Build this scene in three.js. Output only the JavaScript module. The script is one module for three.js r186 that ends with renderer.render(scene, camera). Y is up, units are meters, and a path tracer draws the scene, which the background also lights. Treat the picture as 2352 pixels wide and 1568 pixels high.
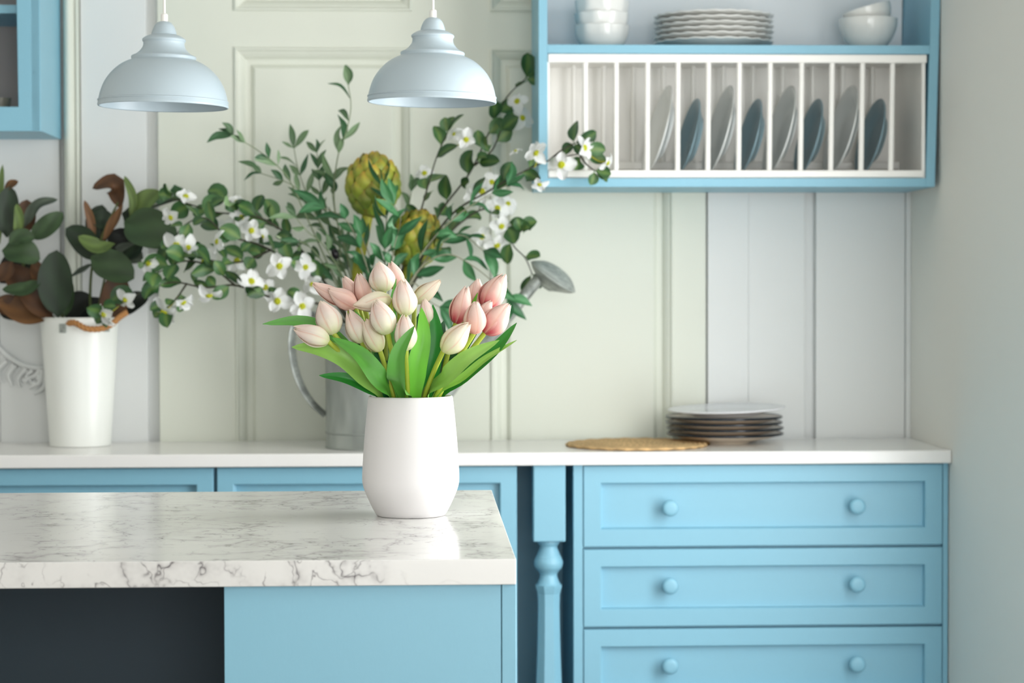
import * as THREE from 'three';
import { RoundedBoxGeometry } from 'three/addons/geometries/RoundedBoxGeometry.js';
import { RectAreaLightUniformsLib } from 'three/addons/lights/RectAreaLightUniformsLib.js';
import { mergeGeometries } from 'three/addons/utils/BufferGeometryUtils.js';

// ---------- camera, daylight, exposure ----------
const W = 2352, H = 1568, F = 5000;
const scene = new THREE.Scene();
const camera = new THREE.PerspectiveCamera(2 * Math.atan(H / 2 / F) * 180 / Math.PI, W / H, 0.1, 60);
camera.rotation.order = 'YXZ';
camera.position.set(0, 1.25, 5.0);
camera.rotation.set(-0.0248, -0.0422, -0.0022);
camera.focus = 3.30;
camera.userData.fStop = 5.6;
camera.updateMatrixWorld(true);
scene.background = new THREE.Color().setRGB(0.98, 0.995, 1.01);
scene.backgroundIntensity = 3.0;
// daylight that enters by the windows: XR is the right wall, WIN its openings, ZF the wall behind the camera, its unseen opening added for frontal fill
const XR = 1.136, XL = -2.6, ZF = 5.7, YC = 3.05, WIN = [[0.98, 2.1], [2.7, 3.1]], Y0 = 0.45, Y1 = 2.0, FRONT_FILL = [-0.25, 1.08, 0.55, 2.15];
RectAreaLightUniformsLib.init();
function daylight(x, y, z, w, h, tx, tz) {
  const l = new THREE.RectAreaLight(new THREE.Color().setRGB(0.98, 0.995, 1.01), 6.4, w, h); l.name = 'window_daylight'; l.position.set(x, y, z); l.lookAt(tx, y, tz); l.castShadow = true; scene.add(l);
}
for (const [p, q] of WIN) daylight(XR + 0.03, (Y0 + Y1) / 2, (p + q) / 2, q - p, Y1 - Y0, -5, (p + q) / 2);
daylight((FRONT_FILL[0] + FRONT_FILL[1]) / 2, (FRONT_FILL[2] + FRONT_FILL[3]) / 2, ZF + 0.03, FRONT_FILL[1] - FRONT_FILL[0], FRONT_FILL[3] - FRONT_FILL[2], (FRONT_FILL[0] + FRONT_FILL[1]) / 2, -5);  // area lamp in the added front opening, for frontal fill
const renderer = new THREE.WebGLRenderer();
renderer.toneMapping = THREE.LinearToneMapping;
renderer.toneMappingExposure = 0.95;
renderer.shadowMap.enabled = true;

// ---------- helpers ----------
let seed = 20240517;
function rnd(a = 1, b) { seed = (seed * 1664525 + 1013904223) >>> 0; const r = seed / 4294967296; return b === undefined ? r * a : a + r * (b - a); }
const V = (x, y, z) => new THREE.Vector3(x, y, z);
const C = (hex) => new THREE.Color(hex);
const camM = new THREE.Matrix3().setFromMatrix4(camera.matrixWorld);
// the point of the plane z = const that shows at a pixel of the photograph
function P(px, py, z) {
  const d = V((px - W / 2) / F, (H / 2 - py) / F, -1).applyMatrix3(camM);
  return d.multiplyScalar((z - camera.position.z) / d.z).add(camera.position);
}
const wx = (px, z = 0, py = 700) => P(px, py, z).x;
const wy = (py, z = 0, px = 1176) => P(px, py, z).y;
const pm = (z) => (camera.position.z - z) / F;           // metres per pixel at depth z

const taken = new Map();
function numbered(name) { const n = taken.get(name) ?? 0; taken.set(name, n + 1); return n ? `${name}_${String(n).padStart(3, '0')}` : name; }
function tag(o, label, category, group) { Object.assign(o.userData, { label, category }); if (group) o.userData.group = group; return o; }
function thing(name, label, category, p = [0, 0, 0], group) {
  const o = new THREE.Group(); o.name = numbered(name); o.position.set(...p); scene.add(o);
  return tag(o, label, category, group);
}
// a part whose geometry is given in room coordinates
function part(parent, name, geo, mat, label) {
  const m = new THREE.Mesh(geo, mat); m.name = name; m.castShadow = m.receiveShadow = true;
  if (parent) { parent.updateMatrixWorld(true); m.applyMatrix4(parent.matrixWorld.clone().invert()); parent.add(m); }
  else { m.name = numbered(name); scene.add(m); }
  if (label) m.userData.label = label;
  return m;
}
function struct(name, geo, mat) { const m = part(null, name, geo, mat); m.userData.kind = 'structure'; return m; }
function structGroup(name) { const o = new THREE.Group(); o.name = name; o.userData.kind = 'structure'; scene.add(o); return o; }
function box(x0, x1, y0, y1, z0, z1, r = 0) {
  const g = r ? new RoundedBoxGeometry(x1 - x0, y1 - y0, z1 - z0, 2, r) : new THREE.BoxGeometry(x1 - x0, y1 - y0, z1 - z0);
  return g.translate((x0 + x1) / 2, (y0 + y1) / 2, (z0 + z1) / 2);
}
const merge = (list) => mergeGeometries(list.map((g) => { const h = g.index ? g.toNonIndexed() : g; for (const k of Object.keys(h.attributes)) if (!['position', 'normal', 'uv'].includes(k)) h.deleteAttribute(k); return h; }));
function metreUV(g) {
  const p = g.attributes.position, n = g.attributes.normal, uv = new Float32Array(p.count * 2);
  for (let i = 0; i < p.count; i++) {
    const ax = Math.abs(n.getX(i)), ay = Math.abs(n.getY(i)), az = Math.abs(n.getZ(i));
    const [u, v] = ay > ax && ay > az ? [p.getX(i), p.getZ(i)] : az > ax ? [p.getX(i) + 0.13, p.getY(i) * 1.0 + 0.31] : [p.getZ(i), p.getY(i)];
    uv[i * 2] = u; uv[i * 2 + 1] = v;
  }
  return g.setAttribute('uv', new THREE.BufferAttribute(uv, 2));
}
// mitred rectangular moulding: profile is a list of [inset, z]; closed by a flat field at the last step
function ring(x0, x1, y0, y1, profile, cap = true) {
  const pos = [], tri = (a, b, c) => pos.push(...a, ...b, ...c);
  const rect = ([d, z]) => [[x0 + d, y0 + d, z], [x1 - d, y0 + d, z], [x1 - d, y1 - d, z], [x0 + d, y1 - d, z]];
  for (let i = 0; i + 1 < profile.length; i++) {
    const a = rect(profile[i]), b = rect(profile[i + 1]);
    for (let k = 0; k < 4; k++) { const l = (k + 1) % 4; tri(a[k], a[l], b[l]); tri(a[k], b[l], b[k]); }
  }
  if (cap) { const c = rect(profile[profile.length - 1]); tri(c[0], c[1], c[2]); tri(c[0], c[2], c[3]); }
  const g = new THREE.BufferGeometry(); g.setAttribute('position', new THREE.Float32BufferAttribute(pos, 3)); g.computeVertexNormals();
  const uv = new Float32Array(pos.length / 3 * 2); for (let i = 0; i < uv.length / 2; i++) { uv[i * 2] = pos[i * 3]; uv[i * 2 + 1] = pos[i * 3 + 1]; }
  return g.setAttribute('uv', new THREE.BufferAttribute(uv, 2));
}
function lathe(pts, seg = 64) { return new THREE.LatheGeometry(pts.map(([r, h]) => new THREE.Vector2(r, h)), seg); }
function smooth(pts, n = 6) { return new THREE.SplineCurve(pts.map(([a, b]) => new THREE.Vector2(a, b))).getPoints(n * (pts.length - 1)).map((p) => [Math.max(p.x, 0), p.y]); }
const smoothUp = (pts, n) => smooth(pts, n).map(([r, y]) => [r, Math.max(y, 0)]);   // never below the foot
// tapering tube along a 3-D curve
function tube(pts, r0, r1 = r0, seg = 0, sides = 8) {
  const c = pts.getPointAt ? pts : new THREE.CatmullRomCurve3(pts, false, 'centripetal'), n = seg || Math.max(8, (pts.length ?? 6) * 6);
  const fr = c.computeFrenetFrames(n, false), pos = [], nor = [], idx = [], uv = [];
  for (let i = 0; i <= n; i++) {
    const t = i / n, p = c.getPointAt(t), r = typeof r0 === 'function' ? r0(t) : r0 + (r1 - r0) * t;
    for (let k = 0; k <= sides; k++) {
      const a = k / sides * 2 * Math.PI, d = fr.normals[i].clone().multiplyScalar(Math.cos(a)).addScaledVector(fr.binormals[i], Math.sin(a));
      pos.push(p.x + d.x * r, p.y + d.y * r, p.z + d.z * r); nor.push(d.x, d.y, d.z); uv.push(t, k / sides);
      if (i < n && k < sides) { const a0 = i * (sides + 1) + k, b0 = a0 + sides + 1; idx.push(a0, a0 + 1, b0, b0, a0 + 1, b0 + 1); }
    }
  }
  const cap = (i, s) => { const p = c.getPointAt(i / n), o = pos.length / 3, t = fr.tangents[i].clone().multiplyScalar(s); pos.push(p.x, p.y, p.z); nor.push(t.x, t.y, t.z); uv.push(0, 0); for (let k = 0; k < sides; k++) { const q = i * (sides + 1) + k; s < 0 ? idx.push(o, q + 1, q) : idx.push(o, q, q + 1); } };
  cap(0, -1); cap(n, 1);
  const g = new THREE.BufferGeometry(); g.setAttribute('position', new THREE.Float32BufferAttribute(pos, 3)); g.setAttribute('normal', new THREE.Float32BufferAttribute(nor, 3)); g.setAttribute('uv', new THREE.Float32BufferAttribute(uv, 2)); g.setIndex(idx); return g;
}
// a leaf: two shells round a curved rib. o: width, face (the way its upper side looks), fold, cup, shape, top/under colours, vein
function leaf(pts, o) {
  const c = new THREE.CatmullRomCurve3(pts, false, 'centripetal'), nv = o.nv ?? 12, nu = o.nu ?? 6, pos = [], col = [], idx = [];
  const top = C(o.top), under = C(o.under ?? o.top), vein = C(o.vein ?? o.top), tipc = C(o.tip ?? o.top), th = o.thick ?? 0.0004, face = o.face.clone().normalize(), shape = o.shape ?? ((t) => Math.pow(Math.sin(Math.PI * Math.pow(t, 0.8)), 0.8));
  for (let s = 0; s < 2; s++) for (let j = 0; j <= nv; j++) {
    const t = j / nv, p = c.getPointAt(t), a = c.getTangentAt(t), w = a.clone().cross(face).normalize(), n = w.clone().cross(a).normalize();
    if (o.twist) { const q = o.twist * (t - 0.3); w.applyAxisAngle(a, q); n.applyAxisAngle(a, q); }
    const half = (o.stalk && t < o.stalk ? 0.05 : shape(o.stalk ? Math.max(0, (t - o.stalk) / (1 - o.stalk)) : t)) * o.width / 2 + 0.0004;
    for (let i = 0; i <= nu; i++) {
      const u = i / nu * 2 - 1, lift = (o.fold ?? 0) * Math.abs(u) * half + (o.cup ?? 0) * u * u * half + (o.wave ?? 0) * half * Math.sin(t * 11 + (u > 0 ? 1.3 : 0)) * Math.abs(u);
      const q = p.clone().addScaledVector(w, u * half).addScaledVector(n, lift + (s ? -th : th) * (1 - Math.abs(u) * 0.9));
      pos.push(q.x, q.y, q.z);
      const k = s ? under.clone() : top.clone().lerp(vein, Math.max(0, 1 - Math.abs(u) * 3.2) * (o.veined ?? 0.4)).lerp(tipc, (o.tip ? Math.pow(t, 3) : 0)), m = 1 + (o.mottle ?? 0.12) * Math.sin(t * 9 + u * 5 + pts[0].x * 90);
      col.push(k.r * m, k.g * m, k.b * m);
      if (j < nv && i < nu) { const q0 = s * (nv + 1) * (nu + 1) + j * (nu + 1) + i, q1 = q0 + nu + 1; s ? idx.push(q0, q1, q0 + 1, q1, q1 + 1, q0 + 1) : idx.push(q0, q0 + 1, q1, q1, q0 + 1, q1 + 1); }
    }
  }
  const g = new THREE.BufferGeometry(); g.setAttribute('position', new THREE.Float32BufferAttribute(pos, 3)); g.setAttribute('color', new THREE.Float32BufferAttribute(col, 3)); g.setIndex(idx); g.computeVertexNormals(); return g;
}
// value noise and its sums, for the computed textures
function hash(x, y, s) { let h = (x * 374761393 + y * 668265263 + s * 974634757) | 0; h = Math.imul(h ^ (h >>> 13), 1274126177); h ^= h >>> 16; return (h >>> 0) / 4294967296; }
function noise(x, y, per, s) {
  const ix = Math.floor(x), iy = Math.floor(y), fx = x - ix, fy = y - iy, u = fx * fx * (3 - 2 * fx), v = fy * fy * (3 - 2 * fy), m = (a) => ((a % per) + per) % per;
  const a = hash(m(ix), m(iy), s), b = hash(m(ix + 1), m(iy), s), c = hash(m(ix), m(iy + 1), s), d = hash(m(ix + 1), m(iy + 1), s);
  return (a + (b - a) * u) * (1 - v) + (c + (d - c) * u) * v;
}
function fbm(x, y, f, oct, s) { let r = 0, a = 0.5; for (let i = 0; i < oct; i++) { r += a * noise(x * f, y * f, f, s + i); f *= 2; a *= 0.5; } return r; }
function texture(n, fn, srgb = true) {
  const d = new Uint8Array(n * n * 4);
  for (let y = 0; y < n; y++) for (let x = 0; x < n; x++) { const c = fn(x / n, y / n), o = (y * n + x) * 4; d[o] = c[0]; d[o + 1] = c[1]; d[o + 2] = c[2]; d[o + 3] = 255; }
  const t = new THREE.DataTexture(d, n, n); t.wrapS = t.wrapT = THREE.RepeatWrapping; t.magFilter = THREE.LinearFilter; t.minFilter = THREE.LinearMipmapLinearFilter; t.generateMipmaps = true;
  if (srgb) t.colorSpace = THREE.SRGBColorSpace; t.needsUpdate = true; return t;
}
const rep = (t, k) => { const c = t.clone(); c.repeat.set(k, k); c.needsUpdate = true; return c; };

// ---------- materials ----------
const std = (color, roughness = 0.6, more = {}) => new THREE.MeshStandardMaterial({ color, roughness, ...more });
const brush = texture(256, (x, y) => { const v = 110 + 90 * fbm(x, y, 16, 4, 5); return [v, v, v]; }, false);
const grain = { bumpMap: rep(brush, 6), bumpScale: 0.0004 };
const mBlue = std('#86bbcf', 0.42, { bumpMap: rep(brush, 5), bumpScale: 0.0003 });
const mDoor = std('#dde0d3', 0.5, grain);
const mBoard = std('#e2e4e2', 0.55, grain);
const mWallGrey = std('#eeece4', 0.85, grain);
const mCeil = std('#e9e8e4', 0.9);
const mCounter = std('#f0eeea', 0.22);
const mRackWhite = std('#f6f4ee', 0.4);
const mCeramic = std('#e9e9e4', 0.18);
const mVase = std('#dddad9', 0.62, { bumpMap: rep(brush, 4), bumpScale: 0.0002 });
const mPendant = std('#b4c3ca', 0.36);
const mLeaf = std('#ffffff', 0.5, { vertexColors: true });
const mLeafGloss = std('#ffffff', 0.45, { vertexColors: true });
const mPetal = new THREE.MeshPhysicalMaterial({ color: '#ffffff', roughness: 0.6, vertexColors: true, side: THREE.DoubleSide, transmission: 0.22, thickness: 0 });
const mBlossom = new THREE.MeshPhysicalMaterial({ color: '#f4f5f3', roughness: 0.8, side: THREE.DoubleSide, transmission: 0.3, thickness: 0 });
const marble = texture(2048, (x, y) => {
  const wxp = x + 0.030 * (fbm(x, y, 8, 5, 11) - 0.5) * 2, wyp = y + 0.030 * (fbm(x, y, 8, 5, 31) - 0.5) * 2;
  const big = fbm(wxp, wyp, 5, 3, 51), mask = Math.max(0, Math.min(1, (big - 0.33) * 6)), brk = Math.max(0, Math.min(1, (fbm(x, y, 26, 3, 17) - 0.24) * 4));
  const r1 = Math.abs(fbm(wxp, wyp, 10, 5, 71) - 0.48), r2 = Math.abs(fbm(wxp, wyp, 26, 4, 91) - 0.47), fine = noise(x * 190, y * 190, 190, 7);
  const line = Math.exp(-r1 * 130) * (0.2 + 0.8 * mask) * brk, thin = Math.exp(-r2 * 80) * mask * brk, cloud = Math.exp(-r1 * 16) * mask * (0.12 + 0.16 * fine);
  const k = Math.min(1, line * (0.28 + 0.6 * fine) + thin * (0.3 + 0.7 * fine) * 0.85 + cloud);
  return [242 - 128 * k, 242 - 132 * k, 240 - 128 * k];
});
const mMarble = std('#f4f3f1', 0.16, { map: rep(marble, 1 / 0.8) });
const zincMap = texture(512, (x, y) => { const a = fbm(x, y, 8, 5, 3), b = noise(x * 46, y * 46, 46, 9), v = 165 + 74 * (a - 0.5) * 1.6 + 26 * (b - 0.5); return [v - 2, v + 1, v + 1]; });
const mZinc = std('#f3f7ee', 0.45, { map: rep(zincMap, 1), metalness: 0.3 });
// ---------- room ----------
const plankMap = texture(512, (x, y) => { const v = fbm(x, y * 1, 4, 5, 21) + 0.25 * noise(x * 4, y * 90, 90, 4); return [96 + 60 * v, 82 + 52 * v, 70 + 44 * v]; });
const floor = structGroup('floor');
part(floor, 'subfloor', box(XL - 0.2, XR + 0.2, -0.2, -0.02, -0.2, ZF + 0.2), std('#4a4038', 0.9));
const mPlank = [0, 1, 2].map((k) => std(['#a89c90', '#9c9084', '#b2a698'][k], 0.55, { map: plankMap }));
for (let k = 0, x = XL; x < XR; k++, x += 0.19) part(floor, 'plank', box(x + 0.001, Math.min(x + 0.189, XR), -0.02, 0, -0.03, ZF), mPlank[k % 3]);
struct('ceiling', box(XL - 0.2, XR + 0.2, YC, YC + 0.15, -0.2, ZF + 0.2), mCeil);
struct('wall_left', box(XL - 0.15, XL, 0, YC, -0.2, ZF + 0.2), mWallGrey);
// right wall, with three tall windows nearer the camera
const wr = [box(XR, XR + 0.18, 0, Y0, -0.2, ZF + 0.2), box(XR, XR + 0.18, Y1, YC, -0.2, ZF + 0.2)];
[-0.2, ...WIN.flat(), ZF + 0.2].forEach((z, i, a) => { if (i % 2 === 0) wr.push(box(XR, XR + 0.18, Y0, Y1, z, a[i + 1])); });
struct('wall_right', merge(wr), mWallGrey);
struct('wall_front', merge([box(XL - 0.15, XR + 0.18, 0, FRONT_FILL[2], ZF, ZF + 0.18), box(XL - 0.15, XR + 0.18, FRONT_FILL[3], YC, ZF, ZF + 0.18), box(XL - 0.15, FRONT_FILL[0], FRONT_FILL[2], FRONT_FILL[3], ZF, ZF + 0.18), box(FRONT_FILL[1], XR + 0.18, FRONT_FILL[2], FRONT_FILL[3], ZF, ZF + 0.18)]), mWallGrey);
const mSash = std('#f0efec', 0.45), mPane = new THREE.MeshPhysicalMaterial({ color: '#ffffff', transmission: 1, thickness: 0, roughness: 0.02 });
function windowIn(n, side, a0, a1, y0, y1) {
  const g = structGroup(`window_${n}`), xm = XR + 0.10, zm = ZF + 0.10, b = (p0, p1, q0, q1, t = 0.03) => side === 'right' ? box(xm - t, xm + t, q0, q1, p0, p1) : box(p0, p1, q0, q1, zm - t, zm + t);
  part(g, 'window_frame', merge([b(a0, a1, y0, y0 + 0.05), b(a0, a1, y1 - 0.05, y1), b(a0, a0 + 0.05, y0, y1), b(a1 - 0.05, a1, y0, y1), b((a0 + a1) / 2 - 0.025, (a0 + a1) / 2 + 0.025, y0, y1, 0.022)]), mSash);
  for (const k of [0, 1]) { const p0 = k ? (a0 + a1) / 2 + 0.025 : a0 + 0.05, p1 = k ? a1 - 0.05 : (a0 + a1) / 2 - 0.025; part(g, 'pane', b(p0, p1, y0 + 0.05, y1 - 0.05, 0.003), mPane); }
}
WIN.forEach(([a, b], i) => windowIn(i + 1, 'right', a, b, Y0, Y1));
windowIn(3, 'front', ...FRONT_FILL);  // unseen window behind the camera, added to let in fill light

// back wall: boards and an old panelled door fixed flat against it
const wb = structGroup('wall_back');
part(wb, 'wall_surface', box(XL - 0.15, XR + 0.18, 0, YC, -0.2, -0.024), mBoard);
const board = (p0, p1, z) => part(wb, 'board', box(wx(p0), wx(p1), 0, YC, -0.024, z, 0.002), mBoard);
part(wb, 'board', box(XL, wx(-420), 0, YC, -0.024, 0.0, 0.002), mBoard); board(-415, -2, 0.0); board(-1, 139, 0.002); board(188, 339, -0.002);
board(1626, 1720, -0.004); board(1720, 1850, -0.007); board(1874, 2079, -0.001); board(2080, 2092, 0.003);
// rounded white batten at the left
{
  const x0 = wx(150), x1 = wx(186), s = new THREE.Shape(); s.moveTo(x0, 0.024); s.lineTo(x0, 0);
  for (let i = 0; i <= 10; i++) { const a = Math.PI * i / 10; s.lineTo(x0 + (x1 - x0) * (0.38 - 0.38 * Math.cos(a)), -0.024 * Math.sin(a)); }
  s.lineTo(x0 + (x1 - x0) * 0.8, -0.008); s.lineTo(x1, -0.008); s.lineTo(x1, 0.024); s.closePath();
  const g = new THREE.ExtrudeGeometry(s, { depth: YC, bevelEnabled: false }).rotateX(-Math.PI / 2);
  struct('trim_1', g, mDoor);
}
// the door: stiles and rails, then each panel with its moulding
{
  const d = structGroup('door_1'), X0 = wx(366), X1 = wx(1620), PL = [[wx(541), wx(948)], [wx(1127), wx(1547)]], yr0 = wy(110, 0, 750), yr1 = wy(25, 0, 750);
  const rows = [[0.12, 0.78 - 0.12], [0.78, yr0], [yr1, 2.42]], s = new THREE.Shape(); s.moveTo(X0, 0.02); s.lineTo(X1, 0.02); s.lineTo(X1, 2.55); s.lineTo(X0, 2.55); s.closePath();
  for (const [a, b] of PL) for (const [c, e] of rows) { const h = new THREE.Path(); h.moveTo(a, c); h.lineTo(a, e); h.lineTo(b, e); h.lineTo(b, c); h.closePath(); s.holes.push(h); }
  part(d, 'door_frame', new THREE.ExtrudeGeometry(s, { depth: 0.022, bevelEnabled: true, bevelThickness: 0.001, bevelSize: 0.001, bevelSegments: 1 }).translate(0, 0, -0.023), mDoor);
  const prof = [[-0.001, -0.004], [0, 0.004], [0.002, 0.006], [0.005, 0.006], [0.008, 0.001], [0.010, 0.0], [0.014, -0.002], [0.020, -0.007], [0.025, -0.014], [0.030, -0.015], [0.037, -0.015], [0.039, -0.012], [0.045, -0.006], [0.047, -0.005]];
  for (const [a, b] of PL) for (const [c, e] of rows) part(d, 'door_panel', ring(a, b, c, e, prof), mDoor);
}
// carved swag on the left board, half hidden by the bucket
{
  const z = 0.008, pt = (x, y, k = z) => P(x, y, k), list = [];
  list.push(tube([pt(-60, 735), pt(-15, 785), pt(25, 822), pt(60, 840), pt(105, 845), pt(150, 842)], 0.007, 0.006, 40, 8));
  for (const [a, b, c, w] of [[[95, 846], [80, 862], [58, 870], 0.006], [[100, 850], [90, 878], [66, 890], 0.007], [[105, 852], [100, 890], [78, 905], 0.006], [[60, 846], [42, 870], [46, 890], 0.006], [[35, 838], [20, 862], [28, 885], 0.007], [[15, 828], [-4, 852], [6, 880], 0.006], [[75, 850], [62, 862], [72, 876], 0.005]])
    list.push(tube([pt(...a), pt(...b), pt(...c)], (t) => w * (1.25 - t * 0.7), 0, 18, 8));
  for (const [x, y, r] of [[92, 866, 0.010], [78, 882, 0.008], [58, 872, 0.008]]) list.push(new THREE.SphereGeometry(r, 14, 10).scale(1, 1, 0.6).translate(...pt(x, y).toArray()));
  part(wb, 'carved_ornament', merge(list), mBoard);
}

// ---------- back counter ----------
const CT = 0.900, CB = 0.872, CZ = 0.395;
{
  const g = box(-2.2, XR - 0.001, CB, CT, 0.004, CZ, 0.003);
  tag(part(null, 'worktop', g, mCounter), 'long white worktop along the back wall over blue cupboards', 'worktop');
}
const ZD = 0.372, doorProfile = (z, rail, depth = 0.016) => [[0, z - 0.02], [0, z - 0.0015], [0.0015, z], [rail - 0.002, z], [rail, z - 0.0015], [rail + 0.0012, z - depth + 0.001], [rail + 0.003, z - depth]];
const px2 = (x) => wx(x, ZD, 1090);
// cupboards below the worktop, left of the turned leg
function cupboard(x0, x1, label, doors) {
  const t = thing('base_cabinet', label, 'cabinet', [(x0 + x1) / 2, 0, 0.2]);
  part(t, 'carcass', merge([box(x0, x0 + 0.016, 0.08, CB - 0.0006, 0.01, ZD - 0.021), box(x1 - 0.016, x1, 0.08, CB - 0.0006, 0.01, ZD - 0.021), box(x0 + 0.016, x1 - 0.016, 0.08, 0.1, 0.01, ZD - 0.021), box(x0 + 0.016, x1 - 0.016, CB - 0.02, CB - 0.0006, 0.01, ZD - 0.021), box(x0 + 0.016, x1 - 0.016, 0.1, CB - 0.02, 0.01, 0.02)]), mBlue);
  part(t, 'plinth', box(x0 + 0.001, x1 - 0.001, 0, 0.08, 0.02, 0.32), mBlue);
  for (const [a, b] of doors) part(t, 'door', ring(a, b, 0.09, CB - 0.003, doorProfile(ZD, 0.036)), mBlue);
}
cupboard(-1.75, px2(493), 'blue cupboard with sunken door panel under the left end of the worktop', [[-1.745, -1.15], [-1.147, px2(490)]]);
cupboard(px2(496), px2(1187), 'wide blue cupboard behind the white vase, beside the turned leg', [[px2(498), px2(1187)]]);
// the recess behind the turned leg
{
  const t = thing('filler_panel', 'dark blue panel deep in the gap behind the turned leg', 'panel', [px2(1250), 0, 0.03]);
  part(t, 'back_board', box(px2(1187) + 0.001, px2(1317) - 0.001, 0, CB - 0.001, 0.004, 0.022), mBlue);
}
// turned leg
{
  const z = 0.345, x = wx(1261.5, ZD, 1150), k = pm(z), yy = (p) => wy(p, z, 1261);
  const t = thing('turned_leg', 'blue turned leg with square block and fluted taper beside the drawers', 'furniture leg', [x, 0, z]);
  const hw = 37 * k; part(t, 'block', box(x - hw, x + hw, yy(1240), CB - 0.0005, z - hw, z + hw, 0.003), mBlue);
  const pts = smooth([[24, 1238], [25, 1246], [20, 1254], [22, 1262], [27, 1274], [29, 1277], [30, 1280], [33.5, 1290], [31, 1302], [24, 1311], [20, 1318], [21, 1326], [26, 1338], [30, 1343]], 5);
  part(t, 'turning', lathe([[0.0005, yy(1238)], ...pts.map(([r, p]) => [r * k, yy(p)]), [0.0005, yy(1344)]].reverse(), 48).translate(x, 0, z), mBlue);
  const oct = [], rows = [[31, 1342], [30, 1348], [26, 1362], [25, 1390], [26, 1450], [28, 1520], [31, 1600], [33, 1700]], pos = [];
  const end = rows.map(([r, p]) => [r * k, yy(p)]); end.push([0.036, 0.05], [0.03, 0.0]);
  for (let i = 0; i + 1 < end.length; i++) for (let q = 0; q < 8; q++) {
    const at = (e, j) => { const a = (j + 0.5) / 8 * 2 * Math.PI; return [x + e[0] * 1.05 * Math.sin(a), e[1], z + e[0] * 1.05 * Math.cos(a)]; };
    const a = at(end[i], q), b = at(end[i], q + 1), c = at(end[i + 1], q), d = at(end[i + 1], q + 1); pos.push(...a, ...c, ...b, ...b, ...c, ...d);
  }
  for (let q = 0; q < 8; q++) { const at = (j) => { const a = (j + 0.5) / 8 * 2 * Math.PI; return [x + end[0][0] * 1.05 * Math.sin(a), end[0][1], z + end[0][0] * 1.05 * Math.cos(a)]; }; pos.push(x, end[0][1], z, ...at(q), ...at(q + 1)); }
  const g = new THREE.BufferGeometry(); g.setAttribute('position', new THREE.Float32BufferAttribute(pos, 3)); g.computeVertexNormals(); g.setAttribute('uv', new THREE.Float32BufferAttribute(new Float32Array(pos.length / 3 * 2).map((_, i) => pos[(i >> 1) * 3 + (i & 1)]), 2));
  part(t, 'fluted_shaft', g, mBlue);
}
// drawer unit
{
  const x0 = px2(1317), x1 = XR - 0.002, a = px2(1340), b = px2(2165), t = thing('drawer_unit', 'blue chest of drawers with round knobs at the right end of the worktop', 'drawers', [(x0 + x1) / 2, 0, 0.2]);
  part(t, 'carcass', merge([box(x0, a - 0.0015, 0, CB - 0.0006, 0.01, ZD, 0.001), box(b + 0.0015, x1, 0, CB - 0.0006, 0.01, ZD - 0.002, 0.001), box(a - 0.0015, b + 0.0015, 0, CB - 0.001, 0.01, ZD - 0.022), box(a - 0.0015, b + 0.0015, 0, wy(1622, ZD, 1750), 0.02, ZD - 0.004)]), mBlue);
  const knobPts = smooth([[0.0005, 0.038], [0.010, 0.0375], [0.0155, 0.035], [0.0175, 0.031], [0.0165, 0.027], [0.011, 0.021], [0.009, 0.010], [0.0105, 0.0], [0.0005, 0.0]], 4).reverse();
  const knob = lathe(knobPts, 40).rotateX(Math.PI / 2);
  const rows = [[1077, 1253], [1259, 1436], [1442, 1620]];
  rows.forEach(([p, q], i) => {
    const y1 = i ? wy(p, ZD, 1750) : CB - 0.003, y0 = wy(q, ZD, 1750);
    const dr = part(t, 'drawer', ring(a, b, y0, y1, doorProfile(ZD, 0.038, 0.016)), mBlue);
    for (const kx of [1540, 1970]) { const m = new THREE.Mesh(knob, mBlue); m.name = 'knob'; m.castShadow = m.receiveShadow = true; const c = P(kx, [1167, 1346, 1530][i] - (kx > 1700 ? 4 : 0), ZD + 0.015); m.position.set(c.x, c.y, ZD - 0.0162); dr.add(m); }
  });
}

// ---------- island ----------
{
  const zf = 2.2, zb = 5.0 - 3.757, x1 = wx(1185.5, zf, 1285), yb = wy(1347, zf, 600), x0 = -1.5;
  const t = thing('kitchen_island', 'blue kitchen island with a thick white marble top and an open knee space', 'kitchen island', [-0.6, 0, 1.7]);
  part(t, 'marble_top', metreUV(box(x0, x1, yb, CT, zb, zf, 0.0015)), mMarble);
  const z1 = zf - 0.016, xp = wx(515, z1, 1450), xe = wx(1186, z1, 1450), xs = wx(1151, z1, 1450), yt = yb - 0.0004;
  part(t, 'end_cabinet', merge([box(xp, xs, 0.0, yt, zb + 0.05, z1, 0.001)]), mBlue);
  part(t, 'corner_post', box(xs + 0.0008, xe, 0.0, yt, zb + 0.05, z1 + 0.0012, 0.0015), mBlue);
  const mKneeShade = std('#22353f', 0.55);  // the blue paint with the shade of the recess put into its colour
  part(t, 'back_panel', box(x0 + 0.04, xp - 0.002, 0.02, yt, zf - 0.46, zf - 0.44), mKneeShade, 'recessed blue back panel with deep shade painted into its colour');
  part(t, 'side_panel', box(x0 + 0.02, x0 + 0.04, 0, yt, zb + 0.05, z1), mBlue);
  part(t, 'plinth', box(x0 + 0.04, xp, 0, 0.02, zb + 0.07, z1), mBlue);
}

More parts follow.
